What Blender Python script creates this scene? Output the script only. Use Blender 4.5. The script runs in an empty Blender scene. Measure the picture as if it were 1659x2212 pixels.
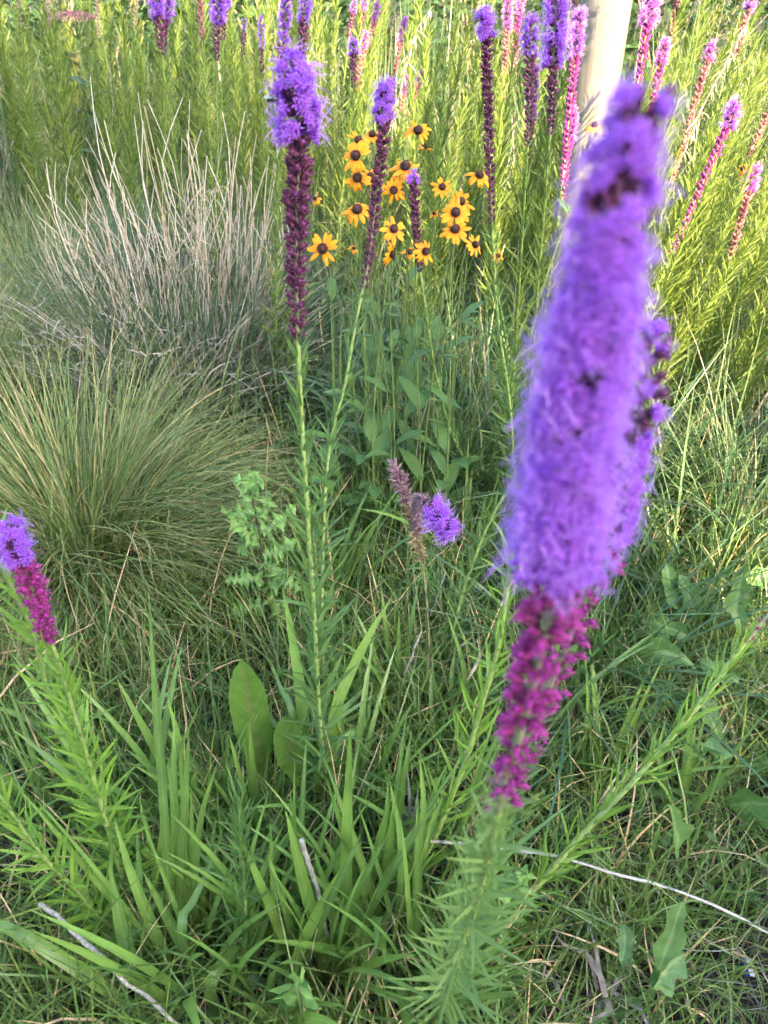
import bpy, math, random
import numpy as np
from mathutils import Vector, Matrix

random.seed(7)
rng = np.random.default_rng(7)
scene = bpy.context.scene
col = scene.collection
R = math.radians

# ------------------------------------------------------------------ camera
H, PITCH = 1.35, R(38.0)
FPX, CU, CV = 1661.0, 829.5, 1106.0          # focal length and centre in a 1659 x 2212 picture
cam_d = bpy.data.cameras.new('camera')
cam_d.sensor_fit = 'VERTICAL'
cam_d.sensor_height = 36.0
cam_d.lens = 36.0 / 2 / (CV / FPX)
cam_d.clip_start, cam_d.clip_end = 0.02, 400
cam_d.dof.use_dof = True
cam_d.dof.focus_distance = 1.55
cam_d.dof.aperture_fstop = cam_d.lens / 3.3
cam = bpy.data.objects.new('camera', cam_d)
cam.location = (0, 0, H)
cam.rotation_euler = (math.pi / 2 - PITCH, 0, 0)
col.objects.link(cam)
scene.camera = cam

# ------------------------------------------------------------------ sky and sun
SUN_EL, SUN_AZ = R(24.0), R(152.0)
w = bpy.data.worlds.new('World'); scene.world = w; w.use_nodes = True
nt = w.node_tree
sky = nt.nodes.new('ShaderNodeTexSky'); sky.sky_type = 'NISHITA'; sky.sun_disc = False
sky.sun_elevation = SUN_EL; sky.sun_rotation = SUN_AZ
sky.air_density = 1.0; sky.dust_density = 3.0; sky.ozone_density = 0.6
bg = nt.nodes['Background']; bg.inputs[1].default_value = 0.15
nt.links.new(sky.outputs[0], bg.inputs[0])
sd = bpy.data.lights.new('sun', 'SUN'); sd.energy = 4.2; sd.angle = R(0.6); sd.color = (1.0, 0.78, 0.46)
sun = bpy.data.objects.new('sun', sd); col.objects.link(sun)
to_sun = Vector((math.sin(SUN_AZ) * math.cos(SUN_EL), math.cos(SUN_AZ) * math.cos(SUN_EL), math.sin(SUN_EL)))
sun.rotation_euler = to_sun.to_track_quat('Z', 'Y').to_euler()
vs = scene.view_settings
vs.view_transform = 'Standard'; vs.look = 'None'; vs.gamma = 1.0; vs.use_curve_mapping = False
vs.exposure = 2.95
scene.cycles.use_adaptive_sampling = True
scene.cycles.adaptive_threshold = 0.04
scene.cycles.max_bounces = 3
scene.cycles.diffuse_bounces = 3
scene.cycles.glossy_bounces = 2
scene.cycles.caustics_reflective = False
scene.cycles.caustics_refractive = False
scene.cycles.transmission_bounces = 3
scene.cycles.transparent_max_bounces = 6

# ------------------------------------------------------------------ picture-to-place helpers
CP, SP = math.cos(PITCH), math.sin(PITCH)
def ray(u, v):
    a, b = (u - CU) / FPX, (v - CV) / FPX
    return np.array([a, CP - b * SP, -SP - b * CP])
def at(u, v, Y):
    d = ray(u, v)
    return np.array([0, 0, H]) + d * (Y / d[1])
def gnd(u, v, z=0.0):
    d = ray(u, v)
    return np.array([0, 0, H]) + d * ((z - H) / d[2])
def gY(v):
    return gnd(CU, v)[1]
def proj_v(P):
    P = np.asarray(P, float) - np.array([0, 0, H])
    dep = P[..., 1] * CP - P[..., 2] * SP
    up = P[..., 1] * SP + P[..., 2] * CP
    return CV - FPX * up / dep

# ------------------------------------------------------------------ object helpers
def tag(o, label=None, cat=None, group=None, kind=None):
    if label: o['label'] = label
    if cat: o['category'] = cat
    if group: o['group'] = group
    if kind: o['kind'] = kind
    return o
def obj(name, mesh, parent=None, M=None):
    o = bpy.data.objects.new(name, mesh)
    col.objects.link(o)
    if parent is not None: o.parent = parent
    if M is not None: o.matrix_basis = M
    return o
def thing(name, label, cat, base, group=None):
    o = obj(name, None)
    o.location = Vector(base)
    o.empty_display_size = 0.05
    return tag(o, label, cat, group)
def copy_tree(o, parent=None):
    c = o.copy(); col.objects.link(c); c.parent = parent
    for ch in o.children: copy_tree(ch, c)
    return c

class MB:
    """collects numpy pieces and links them as one mesh"""
    def __init__(s): s.V, s.C, s.F, s.n = [], [], [], 0
    def add(s, V, Q, C, mat=0):
        V = np.asarray(V, float).reshape(-1, 3); Q = np.asarray(Q, int)
        C = np.asarray(C, float).reshape(-1, 3)
        s.F.append((Q + s.n, mat)); s.V.append(V); s.C.append(C); s.n += len(V)
        return s
    def data(s):
        return np.concatenate(s.V), np.concatenate(s.C), s.F
    def mesh(s, name, mats, off=None, smooth=True):
        V, C, F = s.data()
        if off is not None: V = V - np.asarray(off, float)
        me = bpy.data.meshes.new(name)
        me.vertices.add(len(V)); me.vertices.foreach_set('co', V.astype(np.float32).ravel())
        idx = np.concatenate([q.ravel() for q, m in F])
        cnt = np.concatenate([np.full(len(q), q.shape[1]) for q, m in F])
        mi = np.concatenate([np.full(len(q), m) for q, m in F])
        me.loops.add(len(idx)); me.loops.foreach_set('vertex_index', idx.astype(np.int32))
        me.polygons.add(len(cnt))
        st = np.concatenate([[0], np.cumsum(cnt)[:-1]])
        me.polygons.foreach_set('loop_start', st.astype(np.int32))
        me.polygons.foreach_set('material_index', mi.astype(np.int32))
        me.polygons.foreach_set('use_smooth', np.full(len(cnt), smooth))
        at_ = me.attributes.new('Col', 'FLOAT_COLOR', 'POINT')
        c4 = np.ones((len(V), 4), np.float32); c4[:, :3] = C
        at_.data.foreach_set('color', c4.ravel())
        for m in (mats if isinstance(mats, (list, tuple)) else [mats]): me.materials.append(m)
        me.update(calc_edges=True)
        return me

def norm(v):
    v = np.asarray(v, float)
    return v / np.maximum(np.linalg.norm(v, axis=-1, keepdims=True), 1e-9)

def smooth_path(P, n):
    """Catmull-Rom through P, resampled to n points evenly along its length"""
    P = np.asarray(P, float)
    if len(P) == 2:
        return P[0] + np.linspace(0, 1, n)[:, None] * (P[1] - P[0])
    E = np.vstack([2 * P[0] - P[1], P, 2 * P[-1] - P[-2]])
    out = []
    tt = np.linspace(0, 1, 24, endpoint=False)[:, None]
    for i in range(1, len(E) - 2):
        a, b, c, d = E[i - 1], E[i], E[i + 1], E[i + 2]
        out.append(0.5 * (2 * b + (c - a) * tt + (2 * a - 5 * b + 4 * c - d) * tt ** 2 + (3 * b - a - 3 * c + d) * tt ** 3))
    D = np.vstack(out + [P[-1:]])
    s = np.concatenate([[0], np.cumsum(np.linalg.norm(np.diff(D, axis=0), axis=1))])
    q = np.linspace(0, s[-1], n)
    return np.stack([np.interp(q, s, D[:, k]) for k in range(3)], 1)

def tube(mb, P, Rr, sides=7, mat=0, rnd=0.5, cap=False):
    P = np.asarray(P, float); K = len(P)
    Rr = np.broadcast_to(np.asarray(Rr, float), (K,))
    T = norm(np.gradient(P, axis=0))
    ref = np.array([0.31, 0.95, 0.05]) if abs(T[K // 2, 1]) < 0.9 else np.array([1.0, 0, 0])
    A = norm(np.cross(T, ref)); B = np.cross(T, A)
    th = np.linspace(0, 2 * math.pi, sides, endpoint=False)
    V = P[:, None] + Rr[:, None, None] * (np.cos(th)[None, :, None] * A[:, None] + np.sin(th)[None, :, None] * B[:, None])
    i = np.arange(K - 1)[:, None] * sides; j = np.arange(sides)[None]
    j2 = (j + 1) % sides
    Q = np.stack([i + j, i + j2, i + sides + j2, i + sides + j], -1).reshape(-1, 4)
    C = np.zeros((K, sides, 3)); C[..., 0] = rnd; C[..., 1] = np.linspace(0, 1, K)[:, None]; C[..., 2] = 0.5
    mb.add(V, Q, C, mat)
    if cap:
        for r0 in (0, K - 1):
            c = np.vstack([P[r0:r0 + 1], V[r0]])
            tri = np.array([[0, 1 + k, 1 + (k + 1) % sides] for k in range(sides)])
            cc = np.tile([[rnd, 0.0 if r0 == 0 else 1.0, 0.5]], (sides + 1, 1))
            mb.add(c, tri, cc, mat)

def grid_quads(K, n):
    i = np.arange(K - 1)[:, None] * n; j = np.arange(n - 1)[None]
    return np.stack([i + j, i + j + 1, i + n + j + 1, i + n + j], -1).reshape(-1, 4)

def prof_grass(s): return (0.55 + 0.45 * np.clip(s / 0.3, 0, 1)) * (1 - s ** 2.4) ** 0.9 + 0.0
def prof_lance(s): return np.clip(np.sin(math.pi * np.clip(s * 0.93 + 0.07, 0, 1)) ** 0.75, 0, 1) * (1 - 0.25 * s)
def prof_linear(s): return (0.75 + 0.25 * np.clip(s / 0.15, 0, 1)) * (1 - s ** 3.0)

def ribbons(mb, base, az, tilt, curl, L, W, nseg=5, twist=None, fold=0.0, prof=prof_grass, mat=0, rnd=None, daz=None, pw=1.3):
    """N grass blades, each a curved ribbon; all arguments are arrays of N"""
    N = len(base); s = np.linspace(0, 1, nseg + 1)
    sm = (s[1:] + s[:-1]) / 2
    def dirs(q):
        th = tilt[:, None] + curl[:, None] * q[None] ** pw
        a = az[:, None] + (0 if daz is None else daz[:, None] * q[None])
        return np.stack([np.sin(th) * np.cos(a), np.sin(th) * np.sin(a), np.cos(th)], -1), a
    dm, _ = dirs(sm)
    P = np.concatenate([np.zeros((N, 1, 3)), np.cumsum(dm, 1)], 1) * (L / nseg)[:, None, None] + base[:, None]
    T, a = dirs(s)
    side = np.stack([-np.sin(a), np.cos(a), np.zeros_like(a)], -1)
    nrm = np.cross(T, side)
    if twist is None: twist = rng.normal(0, 0.5, N)
    tw = twist[:, None] * (0.3 + s[None]) 
    sd_ = np.cos(tw)[..., None] * side + np.sin(tw)[..., None] * nrm
    nn = np.cross(T, sd_)
    wd = (W[:, None] * prof(s)[None] * 0.5)[..., None]
    if rnd is None: rnd = rng.random(N)
    cols = [-1, 1] if fold == 0 else [-1, 0, 1]
    V = np.stack([P + c * wd * sd_ - nn * wd * fold * (1 - abs(c)) for c in cols], 2)
    n = len(cols)
    C = np.zeros(V.shape)
    C[..., 0] = rnd[:, None, None]; C[..., 1] = s[None, :, None]; C[..., 2] = np.abs(np.array(cols))[None, None]
    q = grid_quads(nseg + 1, n)
    Q = (np.arange(N)[:, None, None] * ((nseg + 1) * n) + q[None]).reshape(-1, 4)
    mb.add(V, Q, C, mat)
    return P

def strip(mb, P, W, up=(0, -0.45, 0.9), cols=(-1, 0, 1), fold=0.25, rnd=0.5, mat=0, wave=0.0, teeth=None, twist=0.0):
    """one leaf along the points P; W are its half widths"""
    P = np.asarray(P, float); K = len(P); s = np.linspace(0, 1, K)
    T = norm(np.gradient(P, axis=0))
    up = np.broadcast_to(np.asarray(up, float), P.shape)
    S = norm(np.cross(T, up)); N = np.cross(S, T)
    if np.any(twist):
        t_ = np.broadcast_to(np.asarray(twist, float), (K,))[:, None]
        S, N = np.cos(t_) * S + np.sin(t_) * N, np.cos(t_) * N - np.sin(t_) * S
    c = np.asarray(cols, float)
    wl = W if teeth is None else W * teeth[0]
    wr = W if teeth is None else W * teeth[1]
    ww = np.where(c[None] < 0, np.asarray(wl)[:, None], np.asarray(wr)[:, None])
    V = P[:, None] + (c[None] * ww)[..., None] * S[:, None] + (np.abs(c)[None] * ww * fold)[..., None] * N[:, None]
    if wave:
        V = V + (wave * np.sin(s * 31 + rnd * 9)[:, None] * np.abs(c)[None] ** 2 * np.sign(c + 1e-6)[None])[..., None] * N[:, None]
    C = np.zeros(V.shape); C[..., 0] = rnd; C[..., 1] = s[:, None]; C[..., 2] = np.abs(c)[None]
    mb.add(V, grid_quads(K, len(c)), C, mat)

def inst(mb, tmpl, Ms, Ts, rnd):
    """many copies of template (V, C, F) joined into one mesh"""
    V, C, F = tmpl; N = len(Ms); n = len(V)
    VV = np.einsum('nij,kj->nki', Ms, V) + Ts[:, None]
    CC = np.broadcast_to(C, (N, n, 3)).copy(); CC[..., 0] = (CC[..., 0] + rnd[:, None]) % 1.0
    first = True
    off = np.arange(N)[:, None, None] * n
    for q, m in F:
        QQ = (off + q[None]).reshape(-1, q.shape[1])
        if first: mb.add(VV, QQ, CC, m); first = False
        else: mb.F.append((QQ + mb.n - N * n, m))

# ------------------------------------------------------------------ materials
def leafmat(name, ramp, base=None, tip=None, rib=None, rough=0.5, trans=0.32, spec=0.35, noise=0.3, nscale=60.0, base_to=0.3, tip_from=0.8, tr_tint=(1.12, 1.1, 0.72), stripes=0.0, spots=None, veins=None):
    m = bpy.data.materials.new(name); m.use_nodes = True
    t = m.node_tree; N, Lk = t.nodes, t.links
    for n_ in list(N): N.remove(n_)
    out = N.new('ShaderNodeOutputMaterial')
    a = N.new('ShaderNodeAttribute'); a.attribute_name = 'Col'
    sp = N.new('ShaderNodeSeparateColor'); Lk.new(a.outputs['Color'], sp.inputs[0])
    oi = N.new('ShaderNodeObjectInfo')
    ad = N.new('ShaderNodeMath'); ad.operation = 'ADD'; Lk.new(sp.outputs[0], ad.inputs[0]); Lk.new(oi.outputs['Random'], ad.inputs[1])
    fr = N.new('ShaderNodeMath'); fr.operation = 'FRACT'; Lk.new(ad.outputs[0], fr.inputs[0])
    cr = N.new('ShaderNodeValToRGB'); Lk.new(fr.outputs[0], cr.inputs[0])
    el = cr.color_ramp.elements
    while len(el) < len(ramp): el.new(0.5)
    for e, (p, c) in zip(el, ramp): e.position = p; e.color = (*c, 1)
    cur = cr.outputs[0]
    def mix(fac, c, cur):
        mx = N.new('ShaderNodeMix'); mx.data_type = 'RGBA'
        Lk.new(fac, mx.inputs[0]); Lk.new(cur, mx.inputs[6]); mx.inputs[7].default_value = (*c, 1)
        return mx.outputs[2]
    def mr(src, a0, a1, b0, b1):
        r_ = N.new('ShaderNodeMapRange'); Lk.new(src, r_.inputs[0])
        for k, x in zip((1, 2, 3, 4), (a0, a1, b0, b1)): r_.inputs[k].default_value = x
        return r_.outputs[0]
    if base: cur = mix(mr(sp.outputs[1], 0, base_to, 1, 0), base, cur)
    if tip: cur = mix(mr(sp.outputs[1], tip_from, 1, 0, 1), tip, cur)
    if rib: cur = mix(mr(sp.outputs[2], 0.05, 0.2, 0.75, 0), rib, cur)
    if veins:                                  # side veins running forward from the midrib
        def mth(op, a_, b_):
            q_ = N.new('ShaderNodeMath'); q_.operation = op
            for k_, x_ in enumerate((a_, b_)):
                if isinstance(x_, (int, float)): q_.inputs[k_].default_value = x_
                else: Lk.new(x_, q_.inputs[k_])
            return q_.outputs[0]
        ph = mth('SUBTRACT', mth('MULTIPLY', sp.outputs[1], veins[1]), mth('MULTIPLY', sp.outputs[2], veins[2]))
        cur = mix(mr(mth('PINGPONG', ph, 0.5), 0.0, 0.10, veins[3], 0.0), veins[0], cur)
    tc = N.new('ShaderNodeTexCoord')
    nz = N.new('ShaderNodeTexNoise'); nz.inputs['Scale'].default_value = nscale; nz.inputs['Detail'].default_value = 3
    Lk.new(tc.outputs['Object'], nz.inputs['Vector'])
    if spots:
        vo = N.new('ShaderNodeTexVoronoi'); vo.inputs['Scale'].default_value = spots[1]; Lk.new(tc.outputs['Object'], vo.inputs['Vector'])
        cur = mix(mr(vo.outputs['Distance'], 0.10, 0.2, 0.8, 0), spots[0], cur)
    hs = N.new('ShaderNodeHueSaturation'); Lk.new(cur, hs.inputs['Color'])
    val = mr(nz.outputs[0], 0.3, 0.7, 1 - noise, 1 + noise)
    if stripes:
        si = N.new('ShaderNodeMath'); si.operation = 'SINE'
        ml = N.new('ShaderNodeMath'); ml.operation = 'MULTIPLY'; ml.inputs[1].default_value = 32.0
        Lk.new(sp.outputs[2], ml.inputs[0]); Lk.new(ml.outputs[0], si.inputs[0])
        st = mr(si.outputs[0], -1, 1, 1 - stripes, 1 + stripes)
        m2 = N.new('ShaderNodeMath'); m2.operation = 'MULTIPLY'; Lk.new(val, m2.inputs[0]); Lk.new(st, m2.inputs[1]); val = m2.outputs[0]
    Lk.new(val, hs.inputs['Value'])
    p = N.new('ShaderNodeBsdfPrincipled'); Lk.new(hs.outputs[0], p.inputs['Base Color'])
    p.inputs['Roughness'].default_value = rough; p.inputs['Specular IOR Level'].default_value = spec
    if trans:
        tr = N.new('ShaderNodeBsdfTranslucent')
        tm = N.new('ShaderNodeMix'); tm.data_type = 'RGBA'; tm.blend_type = 'MULTIPLY'; tm.inputs[0].default_value = 1
        Lk.new(hs.outputs[0], tm.inputs[6]); tm.inputs[7].default_value = (*tr_tint, 1)
        Lk.new(tm.outputs[2], tr.inputs[0])
        ms = N.new('ShaderNodeMixShader'); ms.inputs[0].default_value = trans
        Lk.new(p.outputs[0], ms.inputs[1]); Lk.new(tr.outputs[0], ms.inputs[2]); Lk.new(ms.outputs[0], out.inputs[0])
    else:
        Lk.new(p.outputs[0], out.inputs[0])
    return m

M = {}
M['lime'] = leafmat('lime_leaf', [(0, (0.180, 0.330, 0.046)), (0.5, (0.251, 0.421, 0.061)), (1, (0.157, 0.281, 0.054))], base=(0.20, 0.30, 0.07), rib=(0.22, 0.36, 0.08), trans=0.4)
M['liat'] = leafmat('liatris_leaf', [(0, (0.098, 0.195, 0.058)), (0.5, (0.133, 0.247, 0.075)), (1, (0.084, 0.163, 0.058))], base=(0.12, 0.22, 0.06), rib=(0.16, 0.27, 0.08), trans=0.35)
M['liat_bg'] = leafmat('liatris_foliage', [(0, (0.152, 0.225, 0.046)), (0.6, (0.218, 0.274, 0.057)), (1, (0.109, 0.175, 0.051))], base=(0.13, 0.2, 0.05), trans=0.4)
M['pale'] = leafmat('pale_leaf', [(0, (0.17, 0.28, 0.085)), (0.5, (0.21, 0.33, 0.10)), (1, (0.15, 0.25, 0.08))], base=(0.20, 0.30, 0.1), rib=(0.24, 0.36, 0.12), trans=0.38)
M['straw'] = leafmat('pale_straw', [(0, (0.52, 0.44, 0.32)), (0.5, (0.66, 0.58, 0.45)), (1, (0.60, 0.56, 0.49))], base=(0.42, 0.30, 0.18), trans=0.1, rough=0.55)
M['stem'] = leafmat('liatris_stem', [(0, (0.16, 0.25, 0.05)), (1, (0.20, 0.28, 0.065))], base=(0.27, 0.30, 0.11), trans=0.0, rough=0.55, noise=0.25, nscale=120)
M['stem_near'] = leafmat('liatris_stem_pale', [(0, (0.23, 0.33, 0.09)), (1, (0.28, 0.37, 0.12))], base=(0.36, 0.38, 0.16), trans=0.0, rough=0.5, noise=0.25, nscale=120)
M['rachis'] = leafmat('spike_rachis', [(0, (0.20, 0.22, 0.12)), (1, (0.28, 0.30, 0.16))], trans=0.0, rough=0.8, noise=0.3, nscale=200, tip=(0.10, 0.03, 0.08), tip_from=0.3)
M['bract'] = leafmat('spike_bract', [(0, (0.17, 0.23, 0.10)), (1, (0.24, 0.30, 0.15))], trans=0.3)
M['cup'] = leafmat('flower_cup', [(0, (0.045, 0.010, 0.035)), (1, (0.085, 0.016, 0.060))], trans=0.0, rough=0.5)
M['corolla'] = leafmat('corolla', [(0, (0.385, 0.127, 0.760)), (0.5, (0.489, 0.173, 0.842)), (1, (0.444, 0.139, 0.739))], base=(0.27, 0.06, 0.42), base_to=0.5, trans=0.4, rough=0.7, tr_tint=(1.1, 0.95, 1.1), noise=0.15)
M['style'] = leafmat('flower_style', [(0, (0.533, 0.268, 0.857)), (1, (0.654, 0.365, 0.906))], trans=0.35, rough=0.7, tr_tint=(1.1, 1, 1.1), noise=0.1)
M['corolla_sunlit'] = leafmat('corolla_sun_tint', [(0, (0.55, 0.16, 0.62)), (1, (0.62, 0.20, 0.66))], base=(0.4, 0.08, 0.36), base_to=0.5, trans=0.4, rough=0.7, tr_tint=(1.1, 0.95, 1.1), noise=0.15)  # violet corolla again, with the sun's warm tint put into its colour
M['style_sunlit'] = leafmat('flower_style_sun_tint', [(0, (0.66, 0.30, 0.74)), (1, (0.72, 0.34, 0.78))], trans=0.35, rough=0.7, tr_tint=(1.1, 1, 1.1), noise=0.1)  # sunlit copy of the style, warm light mixed into the colour
M['bud'] = leafmat('bud_maroon', [(0, (0.105, 0.036, 0.076)), (0.5, (0.161, 0.050, 0.108)), (1, (0.126, 0.041, 0.081))], base=(0.06, 0.02, 0.045), tip=(0.34, 0.09, 0.32), tip_from=0.8, trans=0.08, rough=0.8, spec=0.15, noise=0.5, nscale=400)
M['bud_mag'] = leafmat('bud_magenta', [(0, (0.276, 0.035, 0.177)), (0.5, (0.376, 0.049, 0.243)), (1, (0.221, 0.031, 0.144))], base=(0.13, 0.13, 0.06), tip=(0.62, 0.06, 0.55), tip_from=0.7, trans=0.15, rough=0.8, spec=0.15, noise=0.5, nscale=400)
M['bud_rose'] = leafmat('bud_rose', [(0, (0.308, 0.101, 0.123)), (0.5, (0.396, 0.135, 0.152)), (1, (0.264, 0.081, 0.114))], base=(0.20, 0.12, 0.07), tip=(0.46, 0.16, 0.26), tip_from=0.6, trans=0.15, rough=0.6)
M['bud_tan'] = leafmat('seed_head_tan', [(0, (0.450, 0.338, 0.216)), (0.5, (0.575, 0.450, 0.288)), (1, (0.425, 0.300, 0.216))], base=(0.20, 0.15, 0.10), trans=0.15, rough=0.8)
M['bud_mauve'] = leafmat('seed_head_mauve', [(0, (0.30, 0.19, 0.25)), (0.5, (0.38, 0.25, 0.28)), (1, (0.30, 0.17, 0.22))], base=(0.22, 0.13, 0.14), trans=0.15, rough=0.8)
M['drystem'] = leafmat('dry_stem', [(0, (0.24, 0.18, 0.12)), (1, (0.33, 0.25, 0.17))], trans=0.0, rough=0.8, noise=0.4)
M['grass'] = leafmat('lawn_grass_blade', [(0, (0.106, 0.189, 0.046)), (0.35, (0.169, 0.272, 0.059)), (0.7, (0.132, 0.228, 0.070)), (0.90, (0.267, 0.329, 0.070)), (0.93, (0.847, 0.557, 0.313)), (1, (0.950, 0.656, 0.422))], base=(0.16, 0.18, 0.08), trans=0.30, rough=0.38, spec=0.6)
M['meadow'] = leafmat('meadow_blade', [(0, (0.059, 0.115, 0.049)), (0.4, (0.095, 0.163, 0.060)), (0.8, (0.131, 0.197, 0.067)), (0.93, (0.155, 0.207, 0.100)), (0.95, (0.451, 0.338, 0.299)), (1, (0.499, 0.393, 0.399))], trans=0.38, rough=0.38, spec=0.6)
M['broad'] = leafmat('broad_blade', [(0, (0.157, 0.277, 0.053)), (0.5, (0.213, 0.354, 0.069)), (1, (0.135, 0.243, 0.062))], base=(0.16, 0.22, 0.08), base_to=0.2, rib=(0.22, 0.34, 0.13), trans=0.30, rough=0.38, spec=0.6, stripes=0.10, noise=0.2, nscale=14)
M['arch'] = leafmat('arching_blade', [(0, (0.062, 0.138, 0.053)), (0.6, (0.095, 0.181, 0.067)), (1, (0.067, 0.143, 0.083))], rib=(0.14, 0.23, 0.10), trans=0.30, rough=0.38, spec=0.6, noise=0.2)
M['fine'] = leafmat('fine_tussock_blade', [(0, (0.085, 0.151, 0.057)), (0.4, (0.170, 0.249, 0.076)), (0.7, (0.271, 0.342, 0.107)), (0.86, (0.414, 0.408, 0.166)), (0.93, (0.543, 0.395, 0.203)), (1, (0.599, 0.447, 0.255))], base=(0.22, 0.18, 0.09), base_to=0.22, tip=(0.26, 0.24, 0.11), tip_from=0.75, trans=0.25, rough=0.5)
M['blue'] = leafmat('blue_green_blade', [(0, (0.069, 0.138, 0.078)), (0.5, (0.103, 0.178, 0.101)), (1, (0.086, 0.161, 0.073))], base=(0.16, 0.15, 0.09), tip=(0.20, 0.19, 0.11), tip_from=0.8, trans=0.25, rough=0.45)
M['dry'] = leafmat('dry_tan_blade', [(0, (0.460, 0.368, 0.253)), (0.4, (0.575, 0.471, 0.333)), (0.7, (0.414, 0.356, 0.299)), (1, (0.632, 0.575, 0.483))], base=(0.30, 0.20, 0.12), trans=0.2, rough=0.6, noise=0.25)
M['dry_grey'] = leafmat('dry_grey_blade', [(0, (0.475, 0.396, 0.309)), (0.4, (0.634, 0.554, 0.457)), (0.7, (0.436, 0.396, 0.363)), (1, (0.686, 0.647, 0.591))], base=(0.28, 0.20, 0.13), trans=0.2, rough=0.6, noise=0.25)
M['grey'] = leafmat('grey_dead_blade', [(0, (0.30, 0.27, 0.26)), (0.5, (0.42, 0.38, 0.35)), (1, (0.24, 0.21, 0.20))], trans=0.15, rough=0.6, noise=0.35)
M['thatch'] = leafmat('thatch_bit', [(0, (0.101, 0.086, 0.063)), (0.5, (0.203, 0.173, 0.127)), (0.85, (0.304, 0.274, 0.204)), (1, (0.425, 0.385, 0.292))], trans=0.1, rough=0.8)
M['thistle'] = leafmat('thistle_leaf', [(0, (0.202, 0.380, 0.112)), (0.5, (0.265, 0.456, 0.129)), (1, (0.178, 0.338, 0.100))], rib=(0.28, 0.34, 0.2), trans=0.3, rough=0.5, noise=0.25, nscale=90)
M['thistle_stem'] = leafmat('thistle_stem', [(0, (0.07, 0.04, 0.035)), (1, (0.09, 0.055, 0.04))], trans=0.0)
M['dock'] = leafmat('dock_leaf', [(0, (0.113, 0.223, 0.041)), (1, (0.136, 0.249, 0.047))], rib=(0.17, 0.20, 0.07), trans=0.35, rough=0.42, noise=0.16, nscale=40, veins=((0.20, 0.27, 0.09), 9.0, 1.6, 0.55))
M['lettuce'] = leafmat('toothed_leaf', [(0, (0.086, 0.182, 0.051)), (1, (0.113, 0.215, 0.062))], rib=(0.22, 0.32, 0.14), trans=0.3, rough=0.45, noise=0.22, nscale=40, spots=((0.26, 0.29, 0.13), 26.0), veins=((0.18, 0.26, 0.12), 9.0, 1.3, 0.5))
M['weed'] = leafmat('small_weed_leaf', [(0, (0.050, 0.110, 0.035)), (0.6, (0.085, 0.165, 0.050)), (1, (0.11, 0.19, 0.06))], rib=(0.13, 0.2, 0.08), trans=0.3, rough=0.45)
M['rud_leaf'] = leafmat('susan_leaf', [(0, (0.068, 0.154, 0.042)), (1, (0.105, 0.203, 0.053))], rib=(0.10, 0.18, 0.06), trans=0.3, rough=0.5, veins=((0.11, 0.18, 0.07), 7.0, 1.8, 0.5))
M['rud_stem'] = leafmat('susan_stem', [(0, (0.085, 0.14, 0.04)), (1, (0.13, 0.18, 0.05))], trans=0.0, rough=0.6)
M['petal'] = leafmat('susan_petal', [(0, (0.816, 0.310, 0.010)), (0.5, (0.877, 0.361, 0.014)), (1, (0.796, 0.284, 0.010))], base=(0.74, 0.24, 0.01), base_to=0.35, trans=0.3, rough=0.6, noise=0.1, tr_tint=(1.1, 1.0, 0.7), stripes=0.03)
M['cone'] = leafmat('susan_cone', [(0, (0.020, 0.010, 0.008)), (1, (0.030, 0.014, 0.010))], tip=(0.055, 0.020, 0.014), tip_from=0.5, trans=0.0, rough=0.75, noise=0.6, nscale=500)
M['panicle'] = leafmat('panicle_spikelet', [(0, (0.42, 0.38, 0.26)), (1, (0.58, 0.54, 0.42))], trans=0.3)
M['panicle_stem'] = leafmat('panicle_stem', [(0, (0.18, 0.22, 0.09)), (1, (0.30, 0.28, 0.15))], trans=0.0)
M['shrub'] = leafmat('shrub_leaf', [(0, (0.040, 0.095, 0.045)), (0.5, (0.065, 0.130, 0.060)), (1, (0.085, 0.155, 0.055))], rib=(0.10, 0.17, 0.08), trans=0.3)
M['sedum'] = leafmat('sedum_flower', [(0, (0.270, 0.110, 0.144)), (0.5, (0.345, 0.170, 0.180)), (1, (0.225, 0.160, 0.117))], trans=0.2)
M['yellow_leaf'] = leafmat('yellowing_leaf', [(0, (0.38, 0.36, 0.08)), (1, (0.42, 0.36, 0.08))], tip=(0.45, 0.22, 0.08), tip_from=0.6, trans=0.3)

def simple(name, c, rough=0.6, spec=0.4, noise=None, coat=0.0, scale=(1, 1, 1), nscale=20, bump=0.0):
    m = bpy.data.materials.new(name); m.use_nodes = True
    t = m.node_tree; p = t.nodes['Principled BSDF']
    p.inputs['Base Color'].default_value = (*c, 1); p.inputs['Roughness'].default_value = rough
    p.inputs['Specular IOR Level'].default_value = spec; p.inputs['Coat Weight'].default_value = coat; p.inputs['Coat Roughness'].default_value = 0.16
    if noise:
        tc = t.nodes.new('ShaderNodeTexCoord'); mp = t.nodes.new('ShaderNodeMapping'); mp.inputs['Scale'].default_value = scale
        nz = t.nodes.new('ShaderNodeTexNoise'); nz.inputs['Scale'].default_value = nscale; nz.inputs['Detail'].default_value = 6
        cr = t.nodes.new('ShaderNodeValToRGB')
        cr.color_ramp.elements[0].position = 0.3; cr.color_ramp.elements[1].position = 0.7
        cr.color_ramp.elements[0].color = (*c, 1); cr.color_ramp.elements[1].color = (*noise, 1)
        t.links.new(tc.outputs['Object'], mp.inputs[0]); t.links.new(mp.outputs[0], nz.inputs['Vector'])
        t.links.new(nz.outputs[0], cr.inputs[0]); t.links.new(cr.outputs[0], p.inputs['Base Color'])
        if bump:
            bp = t.nodes.new('ShaderNodeBump'); bp.inputs['Strength'].default_value = bump; bp.inputs['Distance'].default_value = 0.01
            t.links.new(nz.outputs[0], bp.inputs['Height']); t.links.new(bp.outputs[0], p.inputs['Normal'])
    return m
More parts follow.
